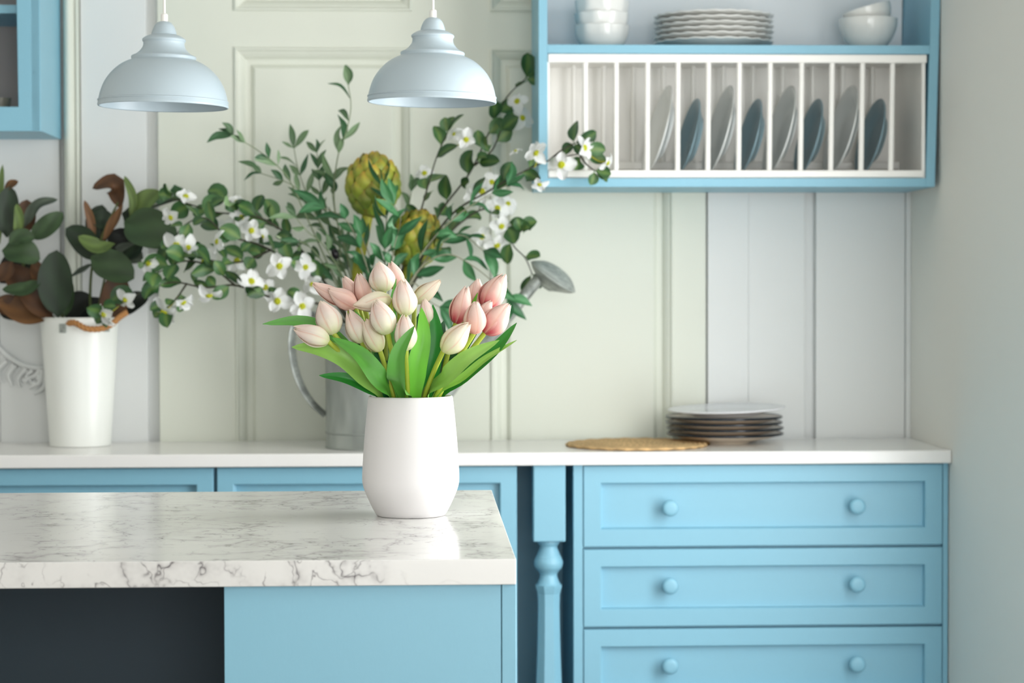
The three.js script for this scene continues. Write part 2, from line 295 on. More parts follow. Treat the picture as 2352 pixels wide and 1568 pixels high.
// ---------- wall cabinet with the plate rack ----------
const CF = 0.286, kf = pm(CF);
const rackX = (p) => wx(p, CF, 250), rackY = (p) => wy(p, CF, 1700);
const XA = rackX(1237), XB = rackX(2152), shelfTop = rackY(103), shelfBot = rackY(123), baseTop = rackY(409), baseBot = rackY(429), cabTop = shelfTop + 0.36;
{
  const t = thing('plate_rack_cabinet', 'blue wall cabinet with an open shelf above a white plate rack', 'wall cabinet', [(XA + XB) / 2, baseBot, 0]);
  const w = 0.0195;
  part(t, 'side_panel', box(XA, XA + w, baseBot, cabTop, 0.001, CF, 0.0015), mBlue);
  const side = new THREE.BoxGeometry(w, cabTop - baseBot, CF - 0.001); { const p = side.attributes.position; for (let i = 0; i < p.count; i++) p.setX(i, p.getX(i) + (p.getY(i) + (cabTop - baseBot) / 2) * 0.0265); }
  const sx = rackX(2147.5) - w; part(t, 'side_panel', side.translate(sx + w / 2, (baseBot + cabTop) / 2, CF / 2), mBlue);
  const rx = (p) => sx + (wy(p, CF, 1700) - baseBot) * 0.0265;
  part(t, 'shelf', box(XA + w, rx(112) , shelfBot, shelfTop, 0.001, CF - 0.001, 0.001), mBlue);
  part(t, 'bottom_board', box(XA + w, rx(420), baseBot, baseTop, 0.001, CF - 0.001, 0.001), mBlue);
  part(t, 'top_board', box(XA + w, rx(-260), cabTop - 0.02, cabTop, 0.001, CF - 0.001, 0.001), mBlue);
  part(t, 'back_panel', box(XA + w, rx(112), shelfTop, cabTop - 0.02, 0.001, 0.008), std('#f2f4f5', 0.5, grain));
  part(t, 'rack_lining', merge([box(rx(420) - 0.008, rx(420) - 0.0005, baseTop, shelfBot, 0.009, CF - 0.008), box(XA + w, XA + w + 0.005, baseTop, shelfBot, 0.009, CF - 0.012), box(XA + w, rx(420) - 0.008, baseTop, shelfBot, 0.001, 0.008), box(XA + w + 0.005, rx(420) - 0.008, shelfBot - 0.003, shelfBot, 0.009, CF - 0.012), box(XA + w + 0.005, rx(420) - 0.008, baseTop, baseTop + 0.003, 0.009, CF - 0.012)]), mRackWhite);
  const rz = CF - 0.014, zb = 0.045, rail = (p0, p1, y0, y1, z, hw) => part(t, 'rail', box(wx(p0, z, 250), wx(p1, z, 250), wy(y1, z, 1700), wy(y0, z, 1700), z - hw, z + hw, 0.003), mRackWhite);
  rail(1258, 2127, 125, 145, rz, 0.010); rail(1258, 2121, 391, 408, rz, 0.010); rail(1262, 2094, 136, 152, zb, 0.008); rail(1262, 2090, 372, 390, zb, 0.008);
  const f = [1344, 1415, 1487, 1557, 1627, 1698, 1769, 1841, 1911, 1981, 2050];
  const dowel = (p, y0, y1, z, r, lean) => part(t, 'spindle', tube([P(p, y0, z), P(p - lean, y1, z)], r, r, 2, 12), mRackWhite);
  f.forEach((p, i) => dowel(p, 140, 396, rz, 0.0062, i * 0.45));
  for (let i = 0; i < 11; i++) dowel(1318 + i * 68.7, 146, 380, zb, 0.0052, i * 0.4);
}
// wall cabinet at the left edge
{
  const zf = 0.28, xf = (p) => wx(p, zf, 150), X1 = xf(91), yb = wy(300, zf, 60), yt = yb + 0.75, x0 = X1 - 0.42;
  const t = thing('wall_cabinet', 'blue wall cabinet with an open framed front at the left edge', 'wall cabinet', [X1 - 0.2, yb, 0]);
  part(t, 'side_panel', box(X1 - 0.018, X1, yb, yt, 0.001, zf - 0.001, 0.001), mBlue); part(t, 'side_panel', box(x0, x0 + 0.018, yb, yt, 0.001, zf - 0.02, 0.001), mBlue);
  part(t, 'bottom_board', box(x0 + 0.018, X1 - 0.018, yb, yb + 0.02, 0.001, zf - 0.02), mBlue); part(t, 'top_board', box(x0 + 0.018, X1 - 0.018, yt - 0.02, yt, 0.001, zf - 0.02), mBlue);
  part(t, 'back_panel', box(x0 + 0.018, X1 - 0.018, yb + 0.02, yt - 0.02, 0.001, 0.008), std('#a8a09c', 0.7));
  const sy = wy(34, 0.15, 20); part(t, 'shelf', box(x0 + 0.018, X1 - 0.018, sy - 0.009, sy + 0.009, 0.008, zf - 0.03), mBlue);
  const xi = xf(40), y0 = wy(246, zf, 20), s = new THREE.Shape(); s.moveTo(x0, yb); s.lineTo(X1, yb); s.lineTo(X1, yt); s.lineTo(x0, yt); s.closePath();
  const h = new THREE.Path(); h.moveTo(x0 + 0.055, y0); h.lineTo(x0 + 0.055, yt - 0.06); h.lineTo(xi - 0.004, yt - 0.06); h.lineTo(xi + 0.002, y0); h.closePath(); s.holes.push(h);
  part(t, 'door_frame', new THREE.ExtrudeGeometry(s, { depth: 0.016, bevelEnabled: true, bevelSize: 0.001, bevelThickness: 0.001, bevelSegments: 1 }).translate(0, 0, zf - 0.018), mBlue);
  const bY = yb + 0.0205, z = 0.16, dark = std('#8c8a7c', 0.35);
  const plate = thing('bowl', 'shallow grey bowl in the left wall cabinet, under the small cup', 'bowl', [wx(2, z, 240), bY, z]);
  const bw = [[0.0005, 0], [0.03, 0], [0.033, 0.004], [0.046, 0.019], [0.048, 0.024], [0.046, 0.024], [0.042, 0.019], [0.03, 0.008], [0.0005, 0.007]];
  const q = new THREE.Mesh(lathe(bw, 48), dark); q.name = 'bowl_body'; plate.add(q);
  const cup = thing('cup', 'small dark grey cup standing in the shallow bowl inside the left wall cabinet', 'cup', [wx(2, z, 200), bY + 0.0075, z]);
  const c = new THREE.Mesh(lathe([[0.0005, 0], [0.014, 0], [0.016, 0.003], [0.019, 0.03], [0.0225, 0.052], [0.021, 0.052], [0.0175, 0.03], [0.014, 0.006], [0.0005, 0.005]], 48), dark); c.name = 'cup_body'; cup.add(c);
}
// ---------- crockery ----------
function plateProfile(R, h, foot = 0.58) { return smoothUp([[0.0005, 0.002], [R * foot * 0.9, 0.002], [R * foot * 0.95, 0], [R * foot, 0], [R * (foot + 0.03), 0.003], [R * 0.8, h * 0.6], [R * 0.97, h * 0.95], [R, h], [R * 0.985, h + 0.0025], [R * 0.8, h * 0.6 + 0.004], [R * foot, 0.006], [R * 0.3, 0.0055], [0.0005, 0.0055]], 3); }
function ripple(g, n, amp, R) { const p = g.attributes.position; for (let i = 0; i < p.count; i++) { const r = Math.hypot(p.getX(i), p.getZ(i)), a = Math.atan2(p.getX(i), p.getZ(i)), k = Math.max(0, (r / R - 0.7) / 0.3), d = amp * k * k * Math.cos(n * a); p.setY(i, p.getY(i) + d); p.setX(i, p.getX(i) * (1 + d * 2 / R)); p.setZ(i, p.getZ(i) * (1 + d * 2 / R)); } g.computeVertexNormals(); return g; }
function single(name, label, category, geo, mat, p, group, partName) {
  const o = thing(name, label, category, p, group), m = new THREE.Mesh(geo, mat); m.name = partName; m.castShadow = m.receiveShadow = true; o.add(m); return o;
}
const ordinal = ['lowest', 'second lowest', 'third lowest', 'third from the top', 'second from the top', 'topmost'];
// six white fluted plates on the open shelf
{
  const z = 0.145, c = P(1639, 95, z), R = 136 * pm(z), g = ripple(lathe(plateProfile(R, 0.017), 120), 22, 0.0008, R), foot = new THREE.TorusGeometry(R * 0.58, 0.0016, 8, 64).rotateX(Math.PI / 2).translate(0, 0.0022, 0);
  for (let i = 0; i < 6; i++) {
    const o = single('shelf_plate', `white plate with rippled rim on the open shelf, ${ordinal[i]} of six`, 'plate', g, mCeramic, [c.x + rnd(-0.0015, 0.0015), shelfTop + 0.0003 + i * 0.0118, z + rnd(-0.001, 0.001)], 'white rippled plates stacked on the open shelf', 'dish');
    o.rotation.y = rnd(6.28); const f = new THREE.Mesh(foot, mCeramic); f.name = 'foot_ring'; o.add(f);
  }
}
// three nested white cups
{
  const z = 0.15, c = P(1382, 90, z), R = 62 * pm(z);
  const prof = smoothUp([[0.0005, 0.004], [R * 0.5, 0.004], [R * 0.52, 0], [R * 0.58, 0], [R * 0.63, 0.003], [R * 0.84, 0.016], [R * 0.96, 0.034], [R, 0.052], [R * 1.005, 0.055], [R * 0.985, 0.056], [R * 0.96, 0.052], [R * 0.9, 0.034], [R * 0.75, 0.018], [R * 0.5, 0.008], [0.0005, 0.008]], 4), g = ripple(lathe(prof, 80), 9, 0.0006, R);
  for (let i = 0; i < 3; i++) single('nesting_cup', `white nesting cup on the open shelf, ${['lowest', 'middle', 'topmost'][i]} of the three`, 'cup', g, mCeramic, [c.x, shelfTop + 0.0003 + i * 0.0275, z], 'white cups nested on the open shelf', 'cup_body').rotation.y = i * 0.4;
}
// two white bowls
{
  const z = 0.15, c = P(1994, 95, z), R = 67 * pm(z);
  const prof = smoothUp([[0.0005, 0.004], [R * 0.42, 0.004], [R * 0.44, 0], [R * 0.5, 0], [R * 0.52, 0.004], [R * 0.8, 0.026], [R * 0.97, 0.052], [R, 0.071], [R * 0.985, 0.0725], [R * 0.965, 0.07], [R * 0.93, 0.052], [R * 0.75, 0.029], [R * 0.45, 0.009], [0.0005, 0.008]], 5), g = lathe(prof, 80);
  single('white_bowl', 'white round bowl on the right of the open shelf, holding a tilted bowl', 'bowl', g, mCeramic, [c.x, shelfTop + 0.0003, z], undefined, 'bowl_body');
  const o = single('white_bowl', 'white bowl lying tilted inside another bowl on the open shelf', 'bowl', g, mCeramic, [c.x + 0.011, shelfTop + 0.0395, z], undefined, 'bowl_body'); o.scale.setScalar(0.84); o.rotation.z = 0.27;
}
// plates standing in the rack
{
  const mWhitePlate = std('#e6e9e6', 0.25), mGreyBlue = std('#86a2ac', 0.3);
  const make = (R) => lathe(plateProfile(R, 0.02), 96).rotateZ(Math.PI / 2);
  const gw = make(0.1025), gb = make(0.0875), z = 0.155, y0 = baseTop + 0.0045, tw = mergeRim(0.1025), tb = mergeRim(0.0875);
  function mergeRim(R) { return new THREE.TorusGeometry(R, 0.0016, 8, 96).rotateY(Math.PI / 2).translate(-0.0205, 0, 0); }
  const words = ['leftmost', 'second', 'third', 'rightmost'];
  for (let i = 0; i < 4; i++) for (const blue of [0, 1]) {
    const R = blue ? 0.0875 : 0.1025, lean = blue ? 0.25 : 0.255, p0 = P((blue ? [1570, 1710, 1848, 1990] : [1497, 1637, 1777, 1918])[i], 388, z);
    const o = thing(blue ? 'blue_plate' : 'white_plate', blue ? `smaller grey-blue plate in the plate rack, ${words[i]}${i % 3 ? ' from the left' : ''} of the blue ones` : `large white plate in the plate rack, ${words[i]}${i % 3 ? ' from the left' : ''} of the white ones`, 'plate', [p0.x + Math.sin(lean) * R + 0.006, y0 + Math.cos(lean) * R + 0.003, z], blue ? 'grey-blue plates standing in the rack' : 'white plates standing in the rack');
    const m = new THREE.Mesh(blue ? gb : gw, blue ? mGreyBlue : mWhitePlate), r = new THREE.Mesh(blue ? tb : tw, blue ? mGreyBlue : mWhitePlate); m.name = 'dish'; r.name = 'rim'; o.add(m, r); o.rotation.set(0, 0.09, -lean, 'YXZ');
  }
}
// plates on the worktop
{
  const z = 0.137, c = P(1665, 1010, z), R = 132 * pm(z), mCream = std('#efe0cb', 0.2), mNavy = std('#101a24', 0.2), mWhite = std('#e8e8ea', 0.2);
  const g = lathe(plateProfile(R, 0.0205, 0.42), 96), rim = new THREE.TorusGeometry(R * 1.002, 0.0030, 10, 96).rotateX(Math.PI / 2).translate(0, 0.0215, 0);
  const cream4 = ['lowest', 'second lowest', 'third lowest', 'highest'];
  for (let i = 0; i < 4; i++) { const o = single('rimmed_plate', `cream plate with dark navy rim on the worktop, ${cream4[i]} of the four rimmed ones`, 'plate', g, mCream, [c.x + [0, 0.001, -0.001, 0][i] - i * 0.0008, CT + 0.0003 + i * 0.0125, z], 'navy-rimmed plates stacked on the worktop', 'dish'); const m = new THREE.Mesh(rim, mNavy); m.name = 'rim'; m.userData.label = 'dark navy rim'; o.add(m); }
  const R2 = 135 * pm(z), g2 = lathe(plateProfile(R2, 0.012, 0.6), 96), top = single('flat_plate', 'plain white flat plate lying on top of the navy-rimmed stack', 'plate', g2, mWhite, [c.x + 0.004, CT + 0.0645, z], undefined, 'dish'); top.rotation.z = 0.03; top.rotation.x = 0.02;
  const m2 = new THREE.Mesh(new THREE.TorusGeometry(R2 * 0.993, 0.0014, 8, 96).rotateX(Math.PI / 2).translate(0, 0.0135, 0), mWhite); m2.name = 'rim'; top.add(m2);
}
// jute placemat: a plaited strip coiled flat
{
  const z = 0.217, c = P(1464, 1024, z), R = 168 * pm(z), n = 15, pos = [], col = [], idx = [], sides = 8, turns = n * 90;
  for (let i = 0; i <= turns; i++) {
    const t = i / turns, a = t * n * 2 * Math.PI, r = 0.003 + (R - 0.006) * t, ph = (r * a * 0.5) / 0.007, bulge = 1 + 0.22 * Math.sin(ph * Math.PI);
    for (let k = 0; k < sides; k++) {
      const q = k / sides * 2 * Math.PI, rr = r + Math.cos(q) * 0.0058 * bulge, y = 0.0036 + Math.sin(q) * 0.0036 * bulge; pos.push(c.x + rr * Math.cos(a), CT + Math.max(0.0002, y), z + rr * Math.sin(a));
      const s = 0.82 + 0.2 * Math.sin(ph * Math.PI + k) + rnd(-0.12, 0.12); col.push(0.74 * s, 0.49 * s, 0.23 * s);
      if (i < turns) { const o = i * sides, q0 = o + k, q1 = o + (k + 1) % sides; idx.push(q0, q0 + sides, q1, q1, q0 + sides, q1 + sides); }
    }
  }
  const g = new THREE.BufferGeometry(); g.setAttribute('position', new THREE.Float32BufferAttribute(pos, 3)); g.setAttribute('color', new THREE.Float32BufferAttribute(col, 3)); g.setIndex(idx); g.computeVertexNormals();
  tag(part(null, 'placemat', g, std('#ffffff', 0.85, { vertexColors: true })), 'round plaited straw placemat lying on the white worktop', 'placemat');
}

// ---------- pendant lamps ----------
const pendGeo = {};
{
  const k = 1 / 147, out = [[147, 0], [148, 3], [147, 8], [146, 14], [142, 32], [134, 53], [120, 74], [101, 92], [84, 102], [74, 106], [73, 109], [73.5, 113], [71, 116], [64, 119], [55, 126], [48, 136], [46.5, 146], [48.5, 149], [49, 153], [45, 157], [36, 162], [29, 164]];
  const inn = out.map(([r, h]) => [Math.max(1, r - 3), h - 2]).reverse();
  pendGeo.shade = lathe([...smooth(out, 3), ...smooth(inn, 2).map(([r, h]) => [r, Math.max(h, 0)]), [147, 0]].map(([r, h]) => [r * k, h * k]), 96);
  pendGeo.cap = lathe([[29, 163], ...smooth([[28.5, 164], [27, 172], [22, 184], [16, 191], [10, 194]], 4), [1, 194.5]].map(([r, h]) => [r * k, h * k]), 48);
  pendGeo.socket = lathe([[8, 193], [8, 209], [6.5, 212], [1, 212]].map(([r, h]) => [r * k, h * k]), 24);
  pendGeo.bead = new THREE.TorusGeometry(146 * k, 2.2 * k, 8, 96).rotateX(Math.PI / 2).translate(0, 13 * k, 0);
}
function pendant(px, py, z, label, tilt) {
  const c = P(px, py, z), R = 147 * pm(z), t = thing('pendant_lamp', label, 'pendant lamp', c.toArray(), 'pendant lamps over the island');
  for (const n of ['shade', 'cap', 'socket', 'bead']) { const m = new THREE.Mesh(pendGeo[n], n === 'socket' ? mRackWhite : mPendant); m.name = n === 'bead' ? 'rim_bead' : n; m.scale.setScalar(R); m.rotation.z = tilt; m.castShadow = m.receiveShadow = true; t.add(m); }
  const top = V(Math.sin(-tilt) * R * 1.44, Math.cos(tilt) * R * 1.44, 0), h = YC - c.y, cord = new THREE.Mesh(tube([top, V(top.x - 0.001, (top.y + h) / 2, 0), V(top.x, h - 0.02, 0)], 0.0022, 0.0022, 12, 8), mRackWhite); cord.name = 'cord'; t.add(cord);
  const rose = new THREE.Mesh(lathe([[0.0005, -0.03], [0.02, -0.03], [0.045, -0.004], [0.045, -0.0005], [0.0005, -0.0005]], 32).translate(top.x, h, 0), mRackWhite); rose.name = 'ceiling_rose'; t.add(rose);
}
pendant(375, 246, 1.24, 'pale grey-blue dome pendant lamp hanging nearest the left wall cabinet', -0.018);
pendant(992, 236, 1.24, 'pale grey-blue dome pendant lamp hanging right beside the plate rack cabinet', -0.016);

// ---------- white bucket ----------
{
  const z = 0.115, b = P(185, 1027, z), k = pm(z), yt = wy(729, z, 185), h = yt - CT, r0 = 69 * k, r1 = 88 * k, mTin = std('#eef0ea', 0.3);
  const t = thing('bucket', 'tall white metal bucket with rope handle holding magnolia leaves', 'bucket', [b.x, CT + 0.0003, z]);
  const add = (n, g, m) => { const o = new THREE.Mesh(g, m); o.name = n; o.castShadow = o.receiveShadow = true; t.add(o); return o; };
  add('bucket_body', lathe([[0.0005, 0.004], [r0 - 0.002, 0.004], [r0 - 0.001, 0], [r0, 0.001], [r1, h - 0.002], [r1 + 0.0008, h], [r1 - 0.0012, h], [r0 - 0.002, 0.006], [0.0005, 0.006]], 96), mTin);
  add('rolled_rim', new THREE.TorusGeometry(r1, 0.0018, 8, 96).rotateX(Math.PI / 2).translate(0, h - 0.001, 0), mTin);
  const loc = (x, y, dz) => P(x, y, z + dz).sub(t.position);
  for (const [x, y] of [[158, 752], [253, 750]]) { const c = loc(x, y, 0), a = Math.asin(Math.max(-0.95, Math.min(0.95, c.x / r1))); add('rope_lug', box(-0.008, 0.008, -0.010, 0.010, -0.001, 0.002, 0.0008).rotateY(a).translate(Math.sin(a) * (r1 - 0.0006), c.y, Math.cos(a) * (r1 - 0.0006)), mZinc); }
  const rc = new THREE.CatmullRomCurve3([loc(156, 742, 0.078), loc(172, 741, 0.098), loc(198, 754, 0.108), loc(230, 755, 0.104), loc(256, 745, 0.085), loc(274, 729, 0.066), loc(290, 718, 0.035)]), mRope = std('#b98450', 0.9), strands = [];
  for (let s = 0; s < 3; s++) { const pts = []; for (let i = 0; i <= 90; i++) { const u = i / 90, p = rc.getPointAt(u), tn = rc.getTangentAt(u), n = tn.clone().cross(V(0, 0, 1)).normalize(), bn = tn.clone().cross(n), a = u * 40 + s * 2.094; pts.push(p.addScaledVector(n, Math.cos(a) * 0.0034).addScaledVector(bn, Math.sin(a) * 0.0034)); } strands.push(tube(new THREE.CatmullRomCurve3(pts), 0.0036, 0.0036, 180, 7)); }
  add('rope_handle', merge(strands), mRope);
}

// ---------- zinc watering can ----------
const canZ = 0.215, canX = P(862, 1030, canZ).x;
{
  const z = canZ, k = pm(z), R = 113 * k, h = wy(742, z, 862) - CT, t = thing('watering_can', 'old grey zinc watering can full of olive branches and artichokes', 'watering can', [canX, CT + 0.0003, z]);
  const add = (n, g) => { const o = new THREE.Mesh(g, mZinc); o.name = n; o.castShadow = o.receiveShadow = true; t.add(o); return o; };
  const loc = (x, y, zz = z) => P(x, y, zz).sub(t.position);
  add('can_body', lathe([[0.0005, 0.004], [R - 0.003, 0.004], [R - 0.001, 0], [R, 0.001], [R, h - 0.001], [R - 0.001, h], [R - 0.0025, h], [R - 0.0025, 0.006], [0.0005, 0.006]], 96));
  for (const [y, r] of [[0.0015, 0.0022], [wy(990, z) - CT, 0.0018], [h - 0.002, 0.0026]]) add('hoop', new THREE.TorusGeometry(R, r, 8, 96).rotateX(Math.PI / 2).translate(0, y, 0));
  // strap handle
  const hc = new THREE.CatmullRomCurve3([loc(752, 742), loc(715, 722), loc(684, 736), loc(672, 775), loc(676, 830), loc(690, 878), loc(715, 920), loc(748, 953)]), pos = [], idx = [], N = 60;
  for (let i = 0; i <= N; i++) { const u = i / N, p = hc.getPointAt(u), tn = hc.getTangentAt(u), n = V(-tn.y, tn.x, 0).normalize(), wd = 0.011 * (1 + 0.25 * Math.sin(u * 3.1)); for (let q = 0; q < 10; q++) { const a = q / 10 * 2 * Math.PI, e = p.clone().addScaledVector(n, Math.cos(a) * 0.0024 - 0.0016 * Math.sin(a) * Math.sin(a)).add(V(0, 0, Math.sin(a) * wd)); const rot = e.clone().sub(p); rot.applyAxisAngle(tn, 0.55); e.copy(p).add(rot); pos.push(e.x, e.y, e.z); if (i < N) { const o = i * 10; idx.push(o + q, o + (q + 1) % 10, o + 10 + q, o + (q + 1) % 10, o + 10 + (q + 1) % 10, o + 10 + q); } } }
  const hg = new THREE.BufferGeometry(); hg.setAttribute('position', new THREE.Float32BufferAttribute(pos, 3)); hg.setAttribute('uv', new THREE.Float32BufferAttribute(new Float32Array(pos.length / 3 * 2).map((_, i) => pos[(i >> 1) * 3 + (i & 1)] * 4), 2)); hg.setIndex(idx); hg.computeVertexNormals(); add('handle', hg);
  // spout and rose
  const s0 = loc(955, 985), s1 = loc(1180, 708), s2 = loc(1238, 640);
  add('spout', tube(new THREE.LineCurve3(s0, s1), 0.021, 0.0145, 10, 28)); add('spout_tip', tube(new THREE.LineCurve3(s1.clone().lerp(s0, 0.04), s2), 0.0137, 0.0125, 6, 28));
  add('spout_collar', new THREE.TorusGeometry(0.0142, 0.0011, 8, 32).lookAt(s1.clone().sub(s0)).translate(...s1.toArray()));
  const dir = loc(1256, 612).sub(loc(1190, 700)).normalize(), e1 = loc(1220, 602), e2 = loc(1320, 671), mid = e1.clone().add(e2).multiplyScalar(0.5), rr = e1.distanceTo(e2) / 2, ax = V(-e2.y + e1.y, e2.x - e1.x, 0).normalize().add(V(0, 0, 0.16)).normalize();
  const back = mid.distanceTo(s2) * 0.95, q = new THREE.Quaternion().setFromUnitVectors(V(0, 1, 0), ax);
  const prof = smooth([[0.0125, -back], [0.018, -back * 0.86], [rr * 0.55, -back * 0.6], [rr * 0.85, -back * 0.28], [rr, 0], [rr * 1.01, 0.001], [rr * 0.9, 0.008], [rr * 0.6, 0.019], [rr * 0.25, 0.024], [0.0005, 0.025]], 4);
  add('rose', lathe(prof, 64).applyQuaternion(q).translate(...mid.toArray()));
}

// ---------- vase ----------
const vz = 1.654, vk = pm(vz), vx = P(943.5, 1100, vz).x, vTop = wy(909, vz, 944) ;
{
  const ry = (p) => wy(p, vz, 944) - CT, t = thing('vase', 'matt white vase of pink tulips standing on the marble island', 'vase', [vx, CT + 0.0003, vz]);
  const out = smooth([[72, 1184], [79, 1181], [88, 1166], [98, 1145], [106, 1126], [110.5, 1110], [111.5, 1095], [110.5, 1070], [106.5, 1010], [100, 940], [96.8, 912]], 8).map(([r, p]) => [r * vk, Math.max(0, ry(p))]);
  const inn = [...out].reverse().map(([r, y]) => [Math.max(0.001, r - 0.0042), Math.max(0.006, y - 0.001)]);
  const m = new THREE.Mesh(lathe([[0.0005, 0.001], [65 * vk, 0.001], [68 * vk, 0], ...out, [95.6 * vk, ry(909.3)], [93.6 * vk, ry(909)], [92.3 * vk, ry(910)], ...inn.slice(2), [0.0005, 0.006]], 128), mVase); m.name = 'vase_body'; m.castShadow = m.receiveShadow = true; t.add(m);
}
// ---------- tulips ----------
const radiusAt = new THREE.CatmullRomCurve3([[0, 0.12], [0.04, 0.42], [0.14, 0.70], [0.30, 0.95], [0.44, 1.0], [0.60, 0.89], [0.76, 0.67], [0.89, 0.42], [0.97, 0.24], [1, 0.15]].map(([v, r]) => V(v, r, 0)));
const rTable = radiusAt.getPoints(400);
function rad(v) { let i = 1; while (i < 400 && rTable[i].x < v) i++; const a = rTable[i - 1], b = rTable[i]; return a.y + (b.y - a.y) * Math.min(1, Math.max(0, (v - a.x) / Math.max(1e-6, b.x - a.x))); }
const tulipTone = {
  white: [['#dfe6a4', 0], ['#f6f3d8', 0.2], ['#faeee2', 0.5], ['#f9e0d6', 0.8], ['#f6e8d4', 1]],
  cream: [['#e2e39a', 0], ['#f1eec9', 0.25], ['#f5ead6', 0.6], ['#f3dfc8', 1]],
  blush: [['#dc907c', 0], ['#f2bfb0', 0.2], ['#f6d2c6', 0.55], ['#f6ddd0', 1]],
  rose: [['#b51f38', 0], ['#d04858', 0.14], ['#eca69e', 0.30], ['#f4cabe', 0.5], ['#f6dccf', 1]],
};
function tone(list, v) { let i = 1; while (i < list.length - 1 && list[i][1] < v) i++; const [a, p] = list[i - 1], [b, q] = list[i]; return C(a).lerp(C(b), Math.min(1, Math.max(0, (v - p) / (q - p)))); }
function petalGeo(base, a, e1, e2, L, R, ang, half, scale, kind, len, open) {
  const nv = 18, nu = 12, pos = [], col = [], idx = [];
  for (let j = 0; j <= nv; j++) for (let i = 0; i <= nu; i++) {
    const v = j / nv, u = i / nu * 2 - 1, taper = Math.pow(1 - Math.pow(v, 3.2), 0.5), th = ang + u * half * (0.25 + 0.75 * taper);
    let r = R * rad(v) * scale * (1 + 0.105 * u + 0.02 * u * u) - R * 0.045 * Math.exp(-Math.pow((Math.abs(u) - 0.13) / 0.07, 2)) * Math.sin(Math.PI * v);
    r += open * R * v * v * (0.4 + 0.6 * v);
    const h = L * (v * len + 0.035 * (1 - u * u) * v * v * (1 - v) * 4 - 0.02 * Math.abs(u) * v + (v > 0.93 ? 0.012 * Math.sin(u * 9 + ang * 3) : 0)), p = base.clone().addScaledVector(a, h).addScaledVector(e1, r * Math.cos(th)).addScaledVector(e2, r * Math.sin(th));
    pos.push(p.x, p.y, p.z);
    const c = tone(tulipTone[kind], v), m = 1 - 0.09 * Math.exp(-Math.pow((Math.abs(u) - 0.13) / 0.06, 2)) - 0.03 * Math.abs(Math.sin(u * 14)) + rnd(-0.01, 0.01), edge = Math.pow(Math.abs(u), 5) * 0.4, line = Math.max(0, (Math.abs(u) - 0.84) / 0.16) * Math.min(1, v * 4) * 0.55, k = c.lerp(C('#f6edd6'), edge).lerp(C('#e2a08a'), line); col.push(k.r * m, k.g * m, k.b * m);
    if (j < nv && i < nu) { const o = j * (nu + 1) + i, q = o + nu + 1; idx.push(o, o + 1, q, q, o + 1, q + 1); }
  }
  const g = new THREE.BufferGeometry(); g.setAttribute('position', new THREE.Float32BufferAttribute(pos, 3)); g.setAttribute('color', new THREE.Float32BufferAttribute(col, 3)); g.setIndex(idx); g.computeVertexNormals(); return g;
}
const mStem = std('#a3b23a', 0.45);
const PV = (x, y, dz) => P(x, y, vz + dz);
const strap = (t) => Math.min(0.22 + t * 1.75, 1) * Math.pow(Math.max(0, 1 - Math.pow(t, 3.4)), 0.75) * (0.8 + 0.2 * Math.sin(t * 2.6));
const green = { mid: ['#559a38', '#7ab054'], light: ['#8aba55', '#70a248'], dark: ['#25802a', '#4a903a'], bright: ['#68b52e', '#5a9f38'], deep: ['#165a2a', '#226630'] };
// tip and base of the bud in pixels, how far in front of the vase's middle each lies, width in pixels
function tulip(tip, base, w, kind, label, leaves = [], more = {}) {
  const tp = PV(...tip), bp = PV(...base), t = thing('tulip', label, 'tulip', [bp.x, bp.y, bp.z], 'tulips in the white vase');
  const a = tp.clone().sub(bp), L = a.length(); a.normalize();
  const e1 = a.clone().cross(V(0.1, 0.2, 1)).normalize(), e2 = a.clone().cross(e1).normalize(), R = w / 2 * vk * 0.95, spin = more.spin ?? rnd(6.28), open = more.open ?? 0;
  const foot = bp.clone();
  for (let i = 0; i < 3; i++) part(t, 'petal', petalGeo(foot, a, e1, e2, L, R, spin + i * 2.094 + 1.047, 1.15, 0.94, kind, rnd(0.96, 1.0), open * 0.5), mPetal);
  for (let i = 0; i < 3; i++) part(t, 'petal', petalGeo(foot, a, e1, e2, L, R, spin + i * 2.094, 1.12, 1.0, kind, rnd(0.90, 1.0), open), mPetal);
  const dx = bp.x - vx, dz = bp.z - vz, mr = Math.min(1, 0.05 / Math.max(1e-4, Math.hypot(dx, dz))) * 0.85, mouth = V(vx + dx * mr, vTop - 0.004, vz + dz * mr), low = V(vx - dx * mr * 0.5, CT + 0.03, vz - dz * mr * 0.5);
  const mid = mouth.clone().lerp(bp, 0.5).add(V(dx * 0.02, 0.006, 0)); const into = bp.clone().addScaledVector(a, L * 0.03);
  part(t, 'stem', tube([low, mouth, mid, into], 0.0036, 0.0038, 40, 8), mStem);
  for (const [pts, wpx, g, o = {}] of leaves) {
    const clampIn = (v, r) => { const ex = v.x - vx, ez = v.z - vz, k = Math.min(1, r / Math.max(1e-5, Math.hypot(ex, ez))); return V(vx + ex * k, v.y, vz + ez * k); };
    const rim = clampIn(PV(...pts[0]), 0.047), first = clampIn(V(rim.x, vTop - 0.05, rim.z), 0.034);
    part(t, 'leaf', leaf([first, rim, ...pts.slice(1).map((q) => PV(...q))], { width: wpx * vk, face: o.face ?? V(0.2, 0.25, 1), fold: o.fold ?? 0.28, top: green[g][0], under: green[g][1], vein: green[g][0], shape: strap, nv: 22, nu: 8, thick: 0.0004, mottle: 0.07, twist: o.twist ?? 0, wave: 0.05 }), mLeafGloss);
  }
}
